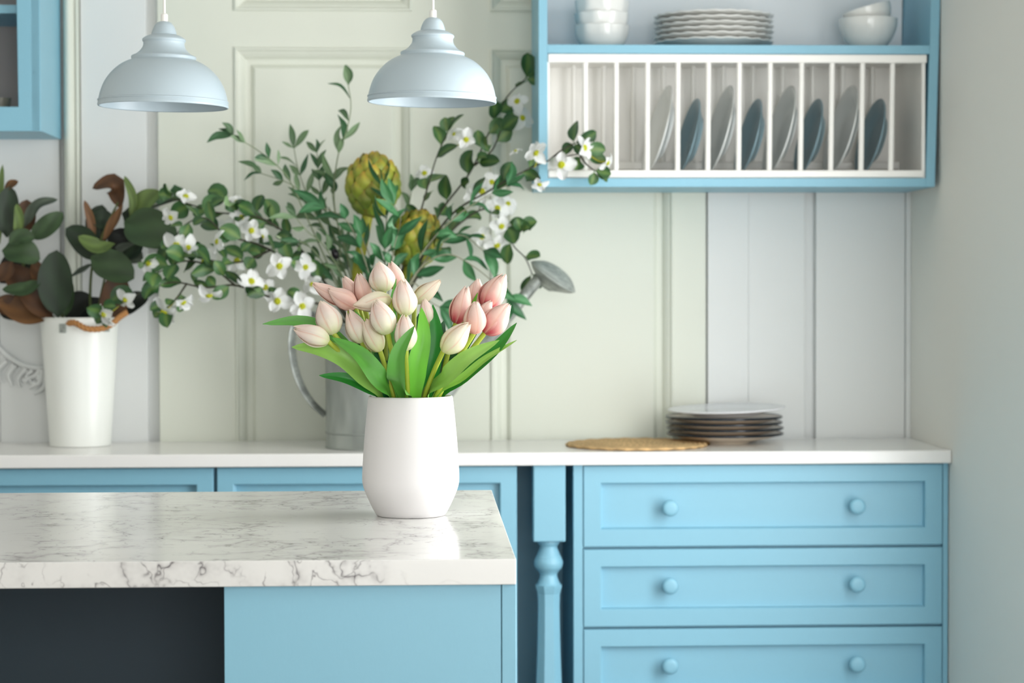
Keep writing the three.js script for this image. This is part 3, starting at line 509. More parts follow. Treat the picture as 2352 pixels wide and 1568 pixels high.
// left and middle, front row
tulip([672, 752, 0.055], [757, 785, 0.06], 50, 'white', 'cream white tulip pointing left, lowest at the left rim of the bunch', [[[[884, 906, 0.03], [850, 868, 0.045], [790, 820, 0.055], [730, 800, 0.05], [670, 797, 0.04]], 58, 'light', { face: V(-0.1, 0.35, 1), fold: 0.25 }]], { spin: 0.4 });
tulip([737, 689, 0.035], [767, 768, 0.045], 60, 'white', 'white tulip at the upper left, right above the lowest left one', [[[[890, 906, 0.045], [868, 870, 0.07], [825, 815, 0.075], [763, 775, 0.06]], 56, 'mid', { face: V(0.35, 0.55, 1), fold: 0.3 }]], { spin: 1.2 });
tulip([800, 711, 0.04], [832, 788, 0.045], 50, 'white', 'pale peach tulip leaning left, between two larger white tulips', [[[[880, 907, 0.02], [845, 888, 0.03], [790, 868, 0.035], [733, 862, 0.03]], 34, 'dark', { face: V(0.0, 0.3, 1), fold: 0.4 }]], { spin: 2.2 });
tulip([838, 732, 0.06], [874, 808, 0.065], 48, 'cream', 'cream tulip hanging lowest in the middle, with a forked tip', [[[[897, 907, 0.04], [885, 870, 0.05], [872, 830, 0.05], [868, 790, 0.045]], 46, 'deep', {}]], { spin: 0.1, open: 0.08 });
tulip([861, 687, 0.075], [892, 768, 0.085], 60, 'white', 'large blush white tulip at the front centre of the bunch', [[[[910, 907, 0.05], [904, 860, 0.055], [900, 790, 0.05], [909, 703, 0.045]], 24, 'mid', { face: V(0.6, 0.2, 1) }]], { spin: 2.0 });
tulip([924, 638, 0.05], [932, 726, 0.055], 56, 'white', 'tall white tulip at the centre right, behind the upright rounded leaf', [[[[935, 907, 0.03], [930, 820, 0.035], [925, 740, 0.03], [925, 672, 0.02]], 22, 'mid', {}]], { spin: 2.9 });
tulip([810, 702, 0.06], [899, 686, 0.035], 46, 'cream', 'cream tulip lying on its side, tip to the left, in the middle', [[[[912, 907, 0.02], [905, 860, 0.01], [893, 800, 0.0], [884, 735, 0.0]], 52, 'deep', {}]], { spin: 1.7 });
tulip([868, 600, 0.0], [882, 672, 0.005], 60, 'white', 'white tulip reaching the top of the bunch', [[[[915, 907, 0.0], [905, 800, 0.0], [900, 700, 0.0], [910, 640, 0.0]], 22, 'mid', {}]], { spin: 0.8 });
tulip([896, 600, -0.03], [917, 668, -0.025], 44, 'blush', 'pink tulip half hidden behind the topmost white one', [[[[948, 907, -0.01], [952, 840, -0.02], [958, 770, -0.03], [962, 720, -0.03]], 52, 'deep', {}]], { spin: 2.4 });
tulip([717, 650, -0.01], [798, 698, -0.02], 40, 'blush', 'pink tulip pointing far left, uppermost of the left pink ones', [[[[872, 906, -0.04], [810, 820, -0.06], [745, 757, -0.07], [690, 737, -0.07], [603, 744, -0.06]], 42, 'mid', { face: V(0, 0.15, 1), fold: 0.15 }]], { spin: 0.3 });
tulip([752, 662, 0.012], [818, 706, 0.0], 46, 'blush', 'pink tulip leaning left just under the far left pink one', [[[[888, 907, 0.0], [870, 830, 0.0], [845, 760, 0.01], [815, 712, 0.015]], 24, 'mid', {}]], { spin: 1.0 });
tulip([789, 634, -0.03], [824, 700, -0.03], 40, 'blush', 'narrow pink tulip standing behind the leaning pink pair', [[[[880, 907, -0.01], [850, 850, -0.02], [826, 790, -0.02], [808, 735, -0.02]], 52, 'deep', {}]], { spin: 1.9 });
tulip([824, 626, -0.01], [838, 702, -0.01], 44, 'blush', 'upright pink tulip left of the topmost white one', [[[[900, 907, -0.01], [880, 850, -0.02], [862, 780, -0.02], [850, 720, -0.02]], 52, 'deep', {}]], { spin: 2.6 });
tulip([1013, 643, 0.0], [950, 694, -0.005], 42, 'cream', 'cream white tulip pointing right, alone in the middle gap', [[[[985, 907, 0.0], [992, 850, -0.01], [1008, 780, -0.01], [1020, 735, -0.01]], 52, 'deep', {}]], { spin: 0.6 });
tulip([974, 685, 0.02], [984, 745, 0.02], 34, 'white', 'small pale tulip peeping out behind the upright leaves', [[[[950, 907, 0.05], [955, 850, 0.06], [972, 770, 0.06], [968, 706, 0.05]], 50, 'bright', { face: V(0.1, 0.15, 1), fold: 0.2 }]], { spin: 1.4 });
tulip([931, 721, 0.085], [931, 806, 0.09], 50, 'white', 'peach tulip partly wrapped by the folded front leaf', [[[[929, 908, 0.065], [914, 862, 0.105], [918, 810, 0.115], [952, 748, 0.115]], 52, 'mid', { face: V(-0.35, 0.2, 1), fold: 0.45 }]], { spin: 3.0, open: 0.1 });
// right-hand cluster
tulip([1073, 656, 0.02], [1046, 744, 0.025], 50, 'rose', 'tall rose tulip at the left of the right-hand cluster', [[[[978, 907, 0.02], [990, 850, 0.03], [1003, 780, 0.03], [994, 699, 0.02]], 46, 'dark', { face: V(-0.2, 0.1, 1), fold: 0.25 }]], { spin: 0.5 });
tulip([1098, 639, -0.02], [1086, 702, -0.02], 42, 'blush', 'short pink tulip at the back of the right-hand cluster', [[[[1000, 907, -0.01], [1040, 800, -0.02], [1082, 710, -0.01], [1097, 672, 0.0]], 24, 'bright', {}]], { spin: 1.1 });
tulip([1160, 627, 0.0], [1112, 708, 0.0], 58, 'rose', 'rose tulip reaching highest in the right-hand cluster', [[[[1010, 907, 0.0], [1060, 868, 0.0], [1135, 805, 0.0], [1187, 741, -0.01]], 46, 'dark', { face: V(-0.3, 0.7, 0.9), fold: 0.25 }]], { spin: 2.1 });
tulip([1093, 690, 0.05], [1088, 768, 0.055], 52, 'blush', 'upright peach pink tulip at the front of the right-hand cluster', [[[[990, 907, 0.01], [1015, 840, 0.01], [1035, 780, 0.0], [1062, 722, 0.0]], 46, 'deep', {}]], { spin: 2.8 });
tulip([1130, 690, 0.02], [1102, 728, 0.02], 30, 'blush', 'small pink bud squeezed between the rose tulips', [[[[1000, 907, 0.01], [1030, 850, 0.0], [1068, 795, 0.0], [1100, 755, 0.0]], 40, 'dark', { face: V(-0.3, 0.5, 1) }]], { spin: 0.2 });
tulip([1172, 697, 0.035], [1112, 766, 0.04], 60, 'rose', 'rose tulip pointing right, outermost of the right-hand cluster', [[[[1020, 905, 0.03], [1060, 870, 0.02], [1115, 825, 0.01], [1187, 781, 0.0]], 24, 'light', { face: V(-0.3, 0.8, 0.8) }]], { spin: 1.6 });
tulip([1080, 742, 0.085], [1016, 808, 0.09], 54, 'cream', 'cream yellow tulip, lowest of the right-hand cluster', [[[[1003, 907, 0.06], [1025, 868, 0.085], [1075, 822, 0.09], [1147, 781, 0.08]], 56, 'light', { face: V(-0.35, 0.8, 1), fold: 0.22 }]], { spin: 0.9 });

// ---------- leafy branches ----------
const rot = (v, ax, a) => v.clone().applyAxisAngle(ax, a);
const jitter = (k) => V(rnd(-k, k), rnd(-k, k), rnd(-k, k));
const woodBlossom = std('#3b3a2c', 0.8), woodOlive = std('#7d8a68', 0.8), woodSage = std('#8a8a72', 0.8), woodMag = std('#4d5a2c', 0.7);
const oval = (t) => Math.pow(Math.sin(Math.PI * Math.pow(t, 0.9)), 0.6), lance = (t) => Math.pow(Math.sin(Math.PI * Math.pow(t, 0.85)), 0.95);
function spray(t, curve, o) {
  const n = Math.round((curve.getLength() * (1 - o.from)) / o.step);
  for (let i = 0; i <= n; i++) {
    const s = Math.min(0.999, o.from + (1 - o.from) * (i + (i < n ? rnd(-0.3, 0.3) : 0)) / Math.max(1, n)), p = curve.getPointAt(Math.max(0, s)), tn = curve.getTangentAt(Math.max(0, s)), sides = i === n ? [1, -1, 0] : o.pairs ? [1, -1] : [i % 2 ? 1 : -1];
    for (const sd of sides) {
      if (i < n && rnd() < (o.miss ?? 0.12)) continue;
      const ax = V(0, 0, 1).add(jitter(0.9)).normalize(), dir = rot(tn, ax, sd * rnd(...o.angle)).add(V(0, rnd(-0.15, 0.2), rnd(-0.75, 0.75))).normalize(), len = o.length * rnd(0.6, 1.25), e = p.clone().addScaledVector(dir, len), m = p.clone().addScaledVector(dir, len * 0.5).add(jitter(0.10 * len)).add(V(0, 0.07 * len, 0));
      const k = Math.floor(rnd(o.tones.length)), tones = o.tones[k];
      part(t, 'leaf', leaf([p, m, e], { width: o.width * rnd(0.8, 1.2) * (0.5 + 0.5 * len / o.length), face: V(rnd(-0.4, 0.4), 0.35, 1).add(jitter(0.8)), fold: o.fold ?? 0.25, cup: 0.1, top: tones[0], under: tones[1], vein: tones[2], veined: o.veined, shape: o.shape, stalk: o.stalk ?? 0.1, twist: rnd(-0.8, 0.8), nv: 9, nu: 4, wave: 0.05 }), o.mat ?? mLeaf);
    }
  }
}
const mPistil = std('#b9bd25', 0.8), petalShapes = [0, 1, 2].map((k) => leafPetal(0.027, 0.025, k));
function leafPetal(len, wid, k) {
  const nv = 8, nu = 6, pos = [], idx = [];
  for (let j = 0; j <= nv; j++) for (let i = 0; i <= nu; i++) {
    const v = j / nv, u = i / nu * 2 - 1, half = wid / 2 * Math.pow(Math.sin(Math.PI * (0.06 + 0.84 * Math.pow(v, 1.05))), 0.8), l = len * v * (1 - 0.07 * Math.max(0, 1 - Math.abs(u) * 4) * (v > 0.9 ? 1 : 0));
    pos.push(u * half, l, 0.003 + 0.006 * u * u * v + 0.004 * Math.sin(v * 2.6 + k) - 0.010 * v * v * (k === 1 ? 1.3 : 0.5) + 0.0012 * Math.sin(u * 7 + k * 2));
    if (j < nv && i < nu) { const o = j * (nu + 1) + i, q = o + nu + 1; idx.push(o, o + 1, q, q, o + 1, q + 1); }
  }
  const g = new THREE.BufferGeometry(); g.setAttribute('position', new THREE.Float32BufferAttribute(pos, 3)); g.setIndex(idx); g.computeVertexNormals(); return g;
}
const pistil = merge([...Array(9)].map((_, i) => new THREE.SphereGeometry(0.0028, 8, 6).translate(i ? 0.0044 * Math.cos(i * 0.785) : 0, i ? 0.0044 * Math.sin(i * 0.785) : 0, i ? 0.0065 : 0.009)));
// a four-petalled white flower at a pixel; face gives the way it looks
function flower(t, x, y, z, face, size = 1, from) {
  const c = P(x, y, z), f = new THREE.Mesh(pistil, mPistil); f.name = 'flower'; f.castShadow = f.receiveShadow = true;
  f.position.copy(c).sub(t.position); f.quaternion.setFromUnitVectors(V(0, 0, 1), V(...face).normalize()); f.scale.setScalar(size); f.rotateZ(rnd(6.28)); t.add(f);
  for (let i = 0; i < 4; i++) { const m = new THREE.Mesh(petalShapes[Math.floor(rnd(3))], mBlossom); m.name = 'petal'; m.castShadow = m.receiveShadow = true; m.rotation.set(rnd(0.0, 0.38), 0, 0); m.rotation.order = 'ZXY'; m.rotation.z = i * 1.571 + rnd(-0.2, 0.2); m.scale.setScalar(rnd(0.85, 1.1)); f.add(m); }
  if (from) { const a = P(...from), b = c.clone().addScaledVector(V(...face).normalize(), -0.001), m = a.clone().lerp(b, 0.6).add(V(0, -0.004, -0.004)); part(t, 'flower_stalk', tube([a, m, b], 0.0013, 0.0016, 10, 6), mFlowerStalk); }
}
const mFlowerStalk = std('#a9a82c', 0.7);
const blossomTones = [['#2f572b', '#7d9b6a', '#7f9a48'], ['#254a24', '#718f5f', '#6f8a3e'], ['#41683a', '#8aa878', '#8fa34e']];
const canTop = wy(742, canZ, 862);
// stem pixels run from the can outwards; each is [x, y, z]
function blossomBranch(label, twigs, flowers, leafEvery = 0.030) {
  const [x, y, z] = twigs[0][0], b = P(x, y, z), t = thing('blossom_branch', label, 'branch', b.toArray());
  twigs.forEach((q, i) => {
    const c = new THREE.CatmullRomCurve3(q.map((p) => P(...p)), false, 'centripetal');
    part(t, 'stem', tube(c, i ? 0.0026 : 0.0034, 0.0012, q.length * 8, 7), woodBlossom);
    spray(t, c, { from: i ? 0.12 : 0.22, step: leafEvery, angle: [0.5, 1.25], length: 0.050, width: 0.032, tones: blossomTones, shape: oval, fold: 0.2, stalk: 0.16 });
  });
  for (const f of flowers) flower(t, ...f);
  return t;
}
blossomBranch('white blossom branch rising from the watering can to the plate rack cabinet', [
  [[900, 745, 0.2], [960, 600, 0.18], [1010, 490, 0.17], [1080, 395, 0.16], [1125, 300, 0.15], [1165, 222, 0.14], [1208, 180, 0.13]],
  [[1090, 380, 0.16], [1130, 345, 0.17], [1150, 300, 0.18]],
], [[1190, 235, 0.13, [-0.4, 0.3, 0.9], 1.0], [1198, 272, 0.12, [0.3, 0.1, 1], 1.0], [1152, 306, 0.10, [0.2, -0.2, 1], 0.95]], 0.034);
blossomBranch('white blossom branch curving up under the middle pendant lamp', [
  [[890, 745, 0.23], [930, 600, 0.23], [965, 490, 0.22], [985, 420, 0.22], [1005, 355, 0.21], [1028, 305, 0.2]],
], [[1072, 322, 0.24, [-0.2, 0.1, 1], 0.95, [1018, 340, 0.21]], [1046, 310, 0.2, [-0.6, 0.5, 0.6], 0.7], [975, 400, 0.14, [0, 0.4, 1], 0.9]], 0.030);
blossomBranch('white blossom branch reaching over the corner of the plate rack cabinet', [
  [[905, 745, 0.24], [970, 590, 0.27], [1040, 490, 0.29], [1120, 440, 0.31], [1200, 395, 0.33], [1262, 368, 0.335], [1345, 350, 0.34]],
  [[1262, 368, 0.335], [1290, 345, 0.34], [1318, 330, 0.34]],
  [[1330, 352, 0.34], [1345, 375, 0.342], [1365, 392, 0.345]],
], [[1236, 355, 0.345, [-0.7, 0.5, 0.8], 1.05, [1228, 385, 0.333]], [1292, 380, 0.355, [-0.4, 0.15, 1], 1.2, [1262, 368, 0.335]], [1338, 340, 0.35, [0.75, 0.1, 0.6], 1.0, [1330, 350, 0.34]], [1392, 372, 0.35, [0.6, -0.4, 0.4], 0.8, [1356, 358, 0.34]], [1240, 420, 0.33, [-0.2, -0.7, 0.6], 0.75], [1108, 440, 0.26, [-0.2, 0.1, 1], 1.05], [1186, 350, 0.3, [-0.3, 0.5, 0.2], 0.6], [1090, 455, 0.25, [0, 0.5, 1], 1.0], [1128, 420, 0.24, [0.2, 0.3, 1], 0.9]], 0.040);
blossomBranch('drooping white blossom branch just above the spout of the watering can', [
  [[900, 748, 0.2], [980, 600, 0.17], [1060, 510, 0.15], [1120, 480, 0.14], [1160, 520, 0.14], [1180, 565, 0.15], [1206, 592, 0.16], [1222, 628, 0.17]],
  [[1160, 520, 0.14], [1185, 540, 0.15], [1198, 530, 0.155]],
], [[1142, 480, 0.14, [0.1, 0.3, 1], 1.05], [1150, 518, 0.15, [0.3, -0.3, 1], 1.0], [1108, 545, 0.13, [-0.2, 0.2, 1], 0.95], [1140, 560, 0.14, [0.2, -0.6, 0.8], 1.05], [1128, 592, 0.13, [0, -0.4, 1], 0.8], [1165, 470, 0.12, [0.4, 0.4, 1], 0.9]], 0.042);
blossomBranch('white blossom branch hanging left in front of the bucket', [
  [[800, 745, 0.24], [740, 700, 0.27], [640, 688, 0.29], [540, 655, 0.3], [470, 660, 0.3], [400, 648, 0.3], [345, 662, 0.3], [290, 690, 0.29], [250, 718, 0.285]],
  [[540, 655, 0.3], [480, 610, 0.3], [420, 600, 0.3], [365, 625, 0.3]],
  [[430, 650, 0.3], [405, 685, 0.305], [385, 705, 0.31]],
], [[643, 612, 0.31, [-0.1, 0.1, 1], 1.15], [640, 690, 0.3, [-0.3, -0.2, 1], 1.15], [694, 704, 0.31, [0.1, 0.1, 1], 1.15], [480, 672, 0.31, [0.1, -0.9, 0.5], 1.1], [575, 648, 0.3, [0.4, 0.3, 0.8], 1.1], [380, 712, 0.31, [-0.3, -0.7, 0.6], 1.3, [408, 680, 0.305]], [418, 690, 0.305, [0.5, -0.7, 0.5], 1.0], [292, 686, 0.292, [-0.5, -0.3, 0.7], 0.95], [243, 720, 0.29, [-0.6, -0.4, 0.6], 1.0, [285, 690, 0.29]], [345, 607, 0.3, [-0.5, 0.3, 0.8], 1.0], [720, 655, 0.28, [-0.5, 0.3, 0.8], 0.9]], 0.023);
blossomBranch('white blossom branch spreading left from the watering can at mid height', [
  [[805, 745, 0.22], [735, 650, 0.23], [650, 590, 0.25], [590, 560, 0.26], [520, 540, 0.27], [470, 500, 0.27], [420, 520, 0.27], [398, 555, 0.275]],
  [[620, 575, 0.255], [560, 600, 0.26], [500, 600, 0.265], [455, 590, 0.27]],
], [[580, 530, 0.27, [-0.3, 0.1, 1], 1.0], [505, 556, 0.285, [-0.9, 0.2, 0.4], 1.0], [407, 560, 0.29, [-0.2, -0.4, 1], 1.15], [430, 566, 0.285, [0.4, -0.4, 1], 1.0], [545, 600, 0.22, [0, 0.3, 1], 1.0], [470, 600, 0.2, [0.2, 0, 1], 1.25], [700, 612, 0.25, [0.3, -0.2, 1], 1.0], [610, 660, 0.22, [0, 0, 1], 1.0]], 0.019);
blossomBranch('white blossom branch spreading left, topmost above the bucket side', [
  [[810, 745, 0.2], [740, 640, 0.2], [680, 560, 0.2], [620, 510, 0.2], [560, 492, 0.21], [500, 488, 0.21], [440, 470, 0.21], [395, 455, 0.21]],
  [[640, 525, 0.2], [600, 500, 0.2], [560, 470, 0.2], [520, 462, 0.2]],
], [[545, 466, 0.2, [0, 0.4, 0.8], 0.8], [552, 500, 0.21, [0.4, 0.2, 0.8], 0.9], [426, 455, 0.22, [0.2, 0.6, 0.7], 0.95], [396, 498, 0.24, [-0.5, -0.3, 0.8], 0.9], [600, 545, 0.24, [0.3, 0.2, 0.9], 0.8], [520, 520, 0.15, [0, 0, 1], 0.9]], 0.021);

const oliveTones = [['#5d7a52', '#93a583', '#77906a'], ['#4a6a45', '#8a9c78', '#6b8560'], ['#75906a', '#9fae8e', '#86a07a'], ['#2f5a34', '#71876a', '#4d7350']];
const sageTones = [['#3f7a49', '#7fa884', '#74a678'], ['#336b3f', '#749d7a', '#64966a'], ['#275a33', '#6a9470', '#4f8a5a']];
function oliveBranch(label, pts, o = {}) {
  const c = new THREE.CatmullRomCurve3(pts.map((p) => P(...p)), false, 'centripetal'), t = thing('olive_branch', label, 'branch', P(...pts[0]).toArray(), o.group);
  part(t, 'stem', tube(c, o.r ?? 0.0024, 0.0009, pts.length * 8, 7), o.sage ? woodSage : woodOlive);
  spray(t, c, { from: o.from ?? 0.35, step: (o.step ?? 0.036) * 1.12, pairs: true, miss: 0.2, angle: [0.3, 1.0], length: o.length ?? (o.sage ? 0.064 : 0.050), width: o.width ?? (o.sage ? 0.0205 : 0.0135), tones: o.sage ? sageTones : oliveTones, shape: lance, fold: 0.3, stalk: 0.06 });
  if (o.olive) { const m = part(t, 'olive', new THREE.SphereGeometry(0.010, 20, 16).scale(0.85, 1.25, 0.85).rotateZ(0.3).translate(...P(...o.olive).toArray()), std('#17121a', 0.25), 'black olive'); m.castShadow = true; }
}
oliveBranch('slender olive sprig, tallest of all, beside the middle pendant lamp', [[845, 748, 0.2], [800, 600, 0.2], [768, 470, 0.2], [776, 360, 0.205], [796, 300, 0.21], [806, 245, 0.21], [800, 195, 0.21]], { from: 0.55, step: 0.034, length: 0.054, width: 0.0145 });
oliveBranch('olive sprig bending furthest left above the blossoms', [[830, 748, 0.21], [760, 620, 0.22], [705, 500, 0.23], [655, 400, 0.24], [592, 345, 0.25], [535, 312, 0.255]], { from: 0.5, step: 0.040 });
oliveBranch('pale olive sprig left of the artichokes with a black olive', [[832, 748, 0.19], [790, 620, 0.19], [735, 510, 0.19], [690, 440, 0.19], [662, 420, 0.19], [600, 398, 0.19]], { from: 0.3, step: 0.036, olive: [770, 583, 0.22] });
oliveBranch('pale olive sprig standing upright left of the higher artichoke', [[838, 748, 0.16], [800, 620, 0.15], [760, 520, 0.15], [735, 430, 0.15], [728, 350, 0.15]], { from: 0.3, step: 0.03 });
oliveBranch('faint olive sprig furthest back near the door panel moulding', [[842, 748, 0.13], [780, 600, 0.11], [715, 470, 0.10], [685, 390, 0.10], [675, 340, 0.10]], { from: 0.3, step: 0.03 });
oliveBranch('short olive sprig crossing low at the left of the can', [[835, 748, 0.24], [790, 640, 0.25], [740, 560, 0.26], [705, 530, 0.265], [680, 500, 0.27]], { from: 0.25, step: 0.03 });
oliveBranch('green olive branch in front of the higher artichoke, left one', [[868, 748, 0.27], [850, 640, 0.29], [820, 550, 0.3], [790, 500, 0.305], [745, 478, 0.305]], { sage: true, from: 0.32, step: 0.036 });
oliveBranch('green olive branch standing upright between the two artichokes', [[880, 748, 0.27], [884, 640, 0.29], [884, 550, 0.3], [888, 490, 0.305], [876, 425, 0.3]], { sage: true, from: 0.42, step: 0.030 });
oliveBranch('green olive branch crossing over the lower artichoke to the cabinet', [[895, 748, 0.27], [930, 650, 0.3], [985, 560, 0.31], [1050, 495, 0.32], [1110, 455, 0.325], [1165, 425, 0.33]], { sage: true, from: 0.42, step: 0.042 });
oliveBranch('green olive branch arching right above the right tulip cluster', [[900, 748, 0.28], [930, 670, 0.3], [975, 606, 0.31], [1030, 584, 0.32], [1085, 610, 0.325], [1135, 650, 0.33], [1165, 685, 0.33]], { sage: true, from: 0.3, step: 0.040 });
oliveBranch('green olive branch pointing right below the drooping blossoms', [[898, 748, 0.25], [950, 640, 0.27], [1010, 560, 0.28], [1060, 540, 0.285], [1110, 575, 0.29]], { sage: true, from: 0.4, step: 0.036 });
oliveBranch('leafy green branch leaning right behind the central tulips', [[900, 748, 0.3], [920, 690, 0.31], [950, 650, 0.32], [985, 690, 0.325], [1010, 705, 0.33]], { sage: true, from: 0.5, step: 0.05 });
oliveBranch('green olive branch low behind the topmost tulips', [[885, 748, 0.25], [870, 660, 0.27], [850, 590, 0.28], [830, 540, 0.285]], { sage: true, from: 0.2, step: 0.030, length: 0.05 });
oliveBranch('green olive branch spreading flat in front of both artichokes', [[882, 748, 0.28], [895, 650, 0.3], [905, 570, 0.31], [920, 500, 0.32], [905, 470, 0.32]], { sage: true, from: 0.35, step: 0.03 });
oliveBranch('pale olive sprig at the very left of the can, nodding over the blossoms', [[828, 748, 0.22], [770, 650, 0.23], [720, 575, 0.24], [690, 555, 0.25], [655, 560, 0.255]], { from: 0.15, step: 0.028 });
oliveBranch('pale olive sprig between the higher artichoke and the tallest sprig', [[850, 748, 0.17], [820, 640, 0.17], [790, 560, 0.17], [772, 500, 0.17], [760, 420, 0.17]], { from: 0.15, step: 0.028 });
oliveBranch('grey stemmed olive sprig rising behind the lower artichoke', [[900, 748, 0.14], [915, 620, 0.13], [930, 520, 0.13], [945, 440, 0.13]], { from: 0.4, step: 0.04 });

// artichokes
const bractTones = [['#879a32', '#6d6a22', '#a8862e'], ['#9da63a', '#6f7227', '#b58c32'], ['#6f8430', '#5c641f', '#8f7a2a']];
const bractGeo = bractTones.map((c, k) => leaf([V(0, 0, 0), V(0, 0.4, 0.36 + k * 0.05), V(0, 0.8, 0.46), V(0, 1.02, 0.36 + k * 0.04)], { width: 0.86, face: V(0, 0.2, 1), cup: -0.3, fold: -0.1, top: c[0], under: c[1], tip: c[2], shape: (t) => Math.pow(Math.sin(Math.PI * (0.14 + 0.8 * Math.pow(t, 1.25))), 0.7), nv: 8, nu: 6, thick: 0.03, mottle: 0.15 }));
function artichoke(label, x, y, z, rpx, hpx, lean, stemPts) {
  const c = P(x, y, z), k = pm(z), R = rpx * k, Hh = hpx * k, t = thing('artichoke', label, 'artichoke', c.toArray()), q = new THREE.Quaternion().setFromUnitVectors(V(0, 1, 0), V(...lean).normalize());
  const core = new THREE.Mesh(new THREE.SphereGeometry(1, 24, 18).scale(R * 0.82, Hh * 0.46, R * 0.82), std('#7c7c2c', 0.8)); core.name = 'heart'; core.quaternion.copy(q); t.add(core);
  const rows = 8; for (let r = 0; r < rows; r++) { const la = -0.95 + 2.2 * r / (rows - 1), n = Math.max(4, Math.round(9 * Math.cos(la * 0.8))); for (let i = 0; i < n; i++) {
    const a = (i + (r % 2) * 0.5) / n * 2 * Math.PI + rnd(-0.08, 0.08), m = new THREE.Mesh(bractGeo[Math.floor(rnd(3))], mLeaf), tilt = -0.05 - 0.22 * r / rows * 3 + rnd(-0.06, 0.06); m.name = 'bract'; m.castShadow = m.receiveShadow = true;
    const pos = V(Math.cos(la) * Math.sin(a) * R * 0.80, Math.sin(la) * Hh * 0.40 - Hh * 0.08, Math.cos(la) * Math.cos(a) * R * 0.80), qa = new THREE.Quaternion().setFromAxisAngle(V(0, 1, 0), a), qt = new THREE.Quaternion().setFromAxisAngle(V(1, 0, 0), tilt);
    m.position.copy(pos.applyQuaternion(q)); m.quaternion.copy(q).multiply(qa).multiply(qt); m.scale.setScalar(Hh * 0.30 * (1 - 0.15 * Math.abs(la))); t.add(m);
  } }
  part(t, 'stem', tube(stemPts.map((p) => P(...p)), 0.0125, 0.0115, 20, 14), std('#97982a', 0.6));
}
artichoke('yellow-green artichoke, higher of the two in the watering can', 856, 432, 0.235, 66, 150, [0.06, 1, 0.05], [[845, 490, 0.235], [832, 560, 0.235], [820, 640, 0.23], [832, 760, 0.22]]);
artichoke('yellow-green artichoke, lower of the two in the watering can', 955, 555, 0.225, 62, 138, [0.3, 1, 0.1], [[940, 610, 0.225], [922, 670, 0.22], [905, 760, 0.215]]);

// ---------- magnolia stems in the bucket ----------
const magG = { dark: ['#1c2f19', '#5a3d20'], green: ['#33492a', '#6a4826'], light: ['#5c7138', '#7c5a32'], grey: ['#4c5648', '#6a4e32'], brown: ['#50331a', '#33401f'], rust: ['#6c4a2a', '#3f4a26'], black: ['#10170f', '#171410'] };
const mMagnolia = std('#ffffff', 0.6, { vertexColors: true });
const magShape = (t) => Math.pow(Math.sin(Math.PI * Math.pow(t, 0.92)), 0.55);
function magnolia(label, stem, leaves) {
  const t = thing('magnolia_stem', label, 'branch', P(...stem[0]).toArray());
  part(t, 'stem', tube(stem.map((p) => P(...p)), 0.0034, 0.0022, 30, 8), woodMag);
  for (const [b, m, e, w, g, face = [0.1, 0.3, 1]] of leaves) part(t, 'leaf', leaf([P(...b), P(...m), P(...e)], { width: w * 1.12 * pm(0.15), face: V(...face), fold: 0.18, cup: 0.15, top: magG[g][0], under: magG[g][1], vein: magG[g][0], shape: magShape, stalk: 0.05, nv: 14, nu: 6, wave: 0.06, thick: 0.0005, mottle: 0.22 }), mMagnolia);
}
magnolia('tall magnolia stem at the right of the bucket with curled brown leaf', [[212, 760, 0.12], [207, 680, 0.13], [214, 600, 0.14], [240, 530, 0.15], [276, 455, 0.15]], [
  [[278, 480, 0.15], [262, 425, 0.16], [212, 433, 0.17], 44, 'brown', [-0.5, 0.6, 0.8]],
  [[300, 500, 0.16], [305, 455, 0.165], [286, 404, 0.16], 17, 'light'],
  [[298, 498, 0.15], [325, 470, 0.16], [370, 440, 0.15], 46, 'light', [0.2, 0.6, 0.7]],
  [[312, 498, 0.17], [360, 475, 0.18], [432, 452, 0.18], 20, 'grey', [0, 0.9, 0.4]],
  [[286, 508, 0.17], [345, 528, 0.20], [408, 552, 0.20], 84, 'green', [0.1, 0.25, 1]],
  [[226, 560, 0.13], [255, 520, 0.14], [282, 470, 0.14], 22, 'rust', [-0.8, 0.2, 0.6]],
  [[240, 560, 0.12], [225, 515, 0.12], [235, 470, 0.12], 50, 'dark'],
  [[250, 530, 0.11], [280, 560, 0.11], [300, 600, 0.12], 60, 'black'], [[262, 520, 0.13], [235, 505, 0.14], [205, 500, 0.14], 40, 'dark'], [[280, 490, 0.12], [310, 500, 0.12], [345, 520, 0.12], 50, 'dark'], [[282, 470, 0.16], [268, 500, 0.17], [238, 552, 0.17], 24, 'rust', [-0.6, 0.3, 1]], [[330, 600, 0.12], [300, 585, 0.12], [262, 570, 0.12], 44, 'grey', [0, 0.5, 1]]]);
magnolia('magnolia stem at the middle of the bucket with broad dark leaves', [[222, 760, 0.13], [228, 700, 0.14], [240, 640, 0.15], [246, 600, 0.15]], [
  [[222, 600, 0.15], [195, 555, 0.15], [151, 524, 0.15], 52, 'dark', [-0.2, 0.3, 1]],
  [[264, 560, 0.17], [225, 570, 0.18], [180, 542, 0.18], 36, 'light', [0, 0.7, 0.8]],
  [[215, 560, 0.15], [208, 505, 0.15], [194, 460, 0.15], 17, 'rust'],
  [[208, 590, 0.18], [255, 612, 0.19], [308, 640, 0.19], 66, 'green', [0.1, 0.35, 1]],
  [[240, 740, 0.13], [262, 690, 0.14], [268, 620, 0.15], 60, 'brown', [0.3, 0, 1]],
  [[214, 606, 0.12], [190, 622, 0.12], [163, 636, 0.12], 22, 'grey', [0, 0.9, 0.5]],
  [[270, 720, 0.10], [305, 695, 0.11], [342, 678, 0.11], 40, 'black'],
  [[330, 560, 0.13], [300, 590, 0.14], [262, 610, 0.14], 40, 'dark', [0, 0.8, 0.5]]]);
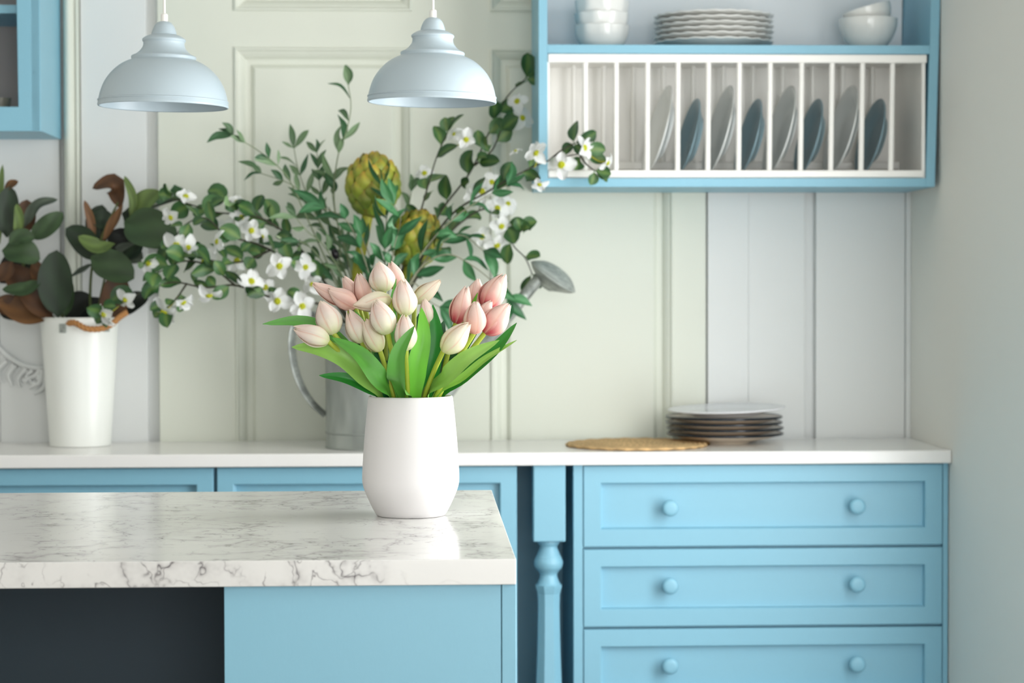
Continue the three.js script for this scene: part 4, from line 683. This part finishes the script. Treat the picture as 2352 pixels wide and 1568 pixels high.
magnolia('short magnolia stem with an upright glossy dark leaf at the left of the bucket', [[160, 760, 0.12], [140, 720, 0.13], [120, 690, 0.14], [100, 660, 0.15]], [
  [[134, 728, 0.16], [126, 650, 0.17], [130, 574, 0.16], 70, 'dark', [0.2, 0.2, 1]],
  [[120, 730, 0.15], [80, 690, 0.17], [40, 655, 0.17], 52, 'brown', [0.2, 0.5, 1]],
  [[118, 728, 0.15], [60, 720, 0.16], [-5, 690, 0.16], 56, 'rust', [0, 0.6, 1]],
  [[97, 645, 0.18], [55, 668, 0.19], [5, 664, 0.19], 38, 'green', [0, 0.8, 0.8]],
  [[150, 728, 0.11], [175, 700, 0.11], [212, 682, 0.11], 48, 'black'], [[160, 728, 0.09], [200, 715, 0.09], [240, 690, 0.09], 50, 'black'],
  [[150, 726, 0.14], [150, 690, 0.15], [160, 640, 0.15], 34, 'green'],
  [[100, 700, 0.12], [50, 715, 0.12], [0, 722, 0.12], 40, 'black']]);
magnolia('magnolia stem leaning out over the left edge of the picture', [[150, 762, 0.115], [100, 700, 0.12], [60, 620, 0.13], [30, 560, 0.14], [10, 500, 0.14]], [
  [[16, 545, 0.16], [14, 485, 0.16], [24, 428, 0.155], 50, 'dark', [0.3, 0.1, 1]], [[10, 440, 0.14], [22, 428, 0.15], [42, 416, 0.15], 22, 'rust', [0, 0.6, 0.8]],
  [[36, 550, 0.17], [44, 505, 0.175], [38, 468, 0.17], 20, 'light'],
  [[52, 540, 0.15], [58, 500, 0.15], [62, 458, 0.15], 44, 'brown'],
  [[56, 522, 0.17], [85, 475, 0.17], [133, 458, 0.16], 30, 'grey', [0, 0.8, 0.7]],
  [[70, 548, 0.17], [112, 518, 0.175], [145, 488, 0.17], 42, 'green', [0.2, 0.4, 1]],
  [[5, 575, 0.18], [50, 580, 0.19], [92, 596, 0.18], 56, 'green', [0.1, 0.5, 1]],
  [[75, 600, 0.15], [90, 630, 0.15], [97, 660, 0.15], 34, 'rust'], [[30, 600, 0.14], [10, 625, 0.14], [-15, 640, 0.14], 36, 'brown'],
  [[0, 560, 0.13], [-2, 480, 0.13], [6, 378, 0.13], 16, 'light'], [[90, 700, 0.13], [60, 660, 0.135], [15, 610, 0.13], 60, 'brown'], [[100, 690, 0.12], [80, 640, 0.12], [70, 590, 0.12], 52, 'dark'], [[60, 720, 0.15], [25, 705, 0.16], [-20, 700, 0.16], 46, 'brown', [0, 0.5, 1]], [[40, 520, 0.13], [52, 490, 0.13], [75, 470, 0.13], 34, 'dark'], [[20, 560, 0.19], [45, 545, 0.19], [80, 548, 0.19], 34, 'green', [0.2, 0.5, 1]], [[70, 560, 0.12], [40, 600, 0.12], [0, 650, 0.12], 50, 'black']]);

renderer.render(scene, camera);
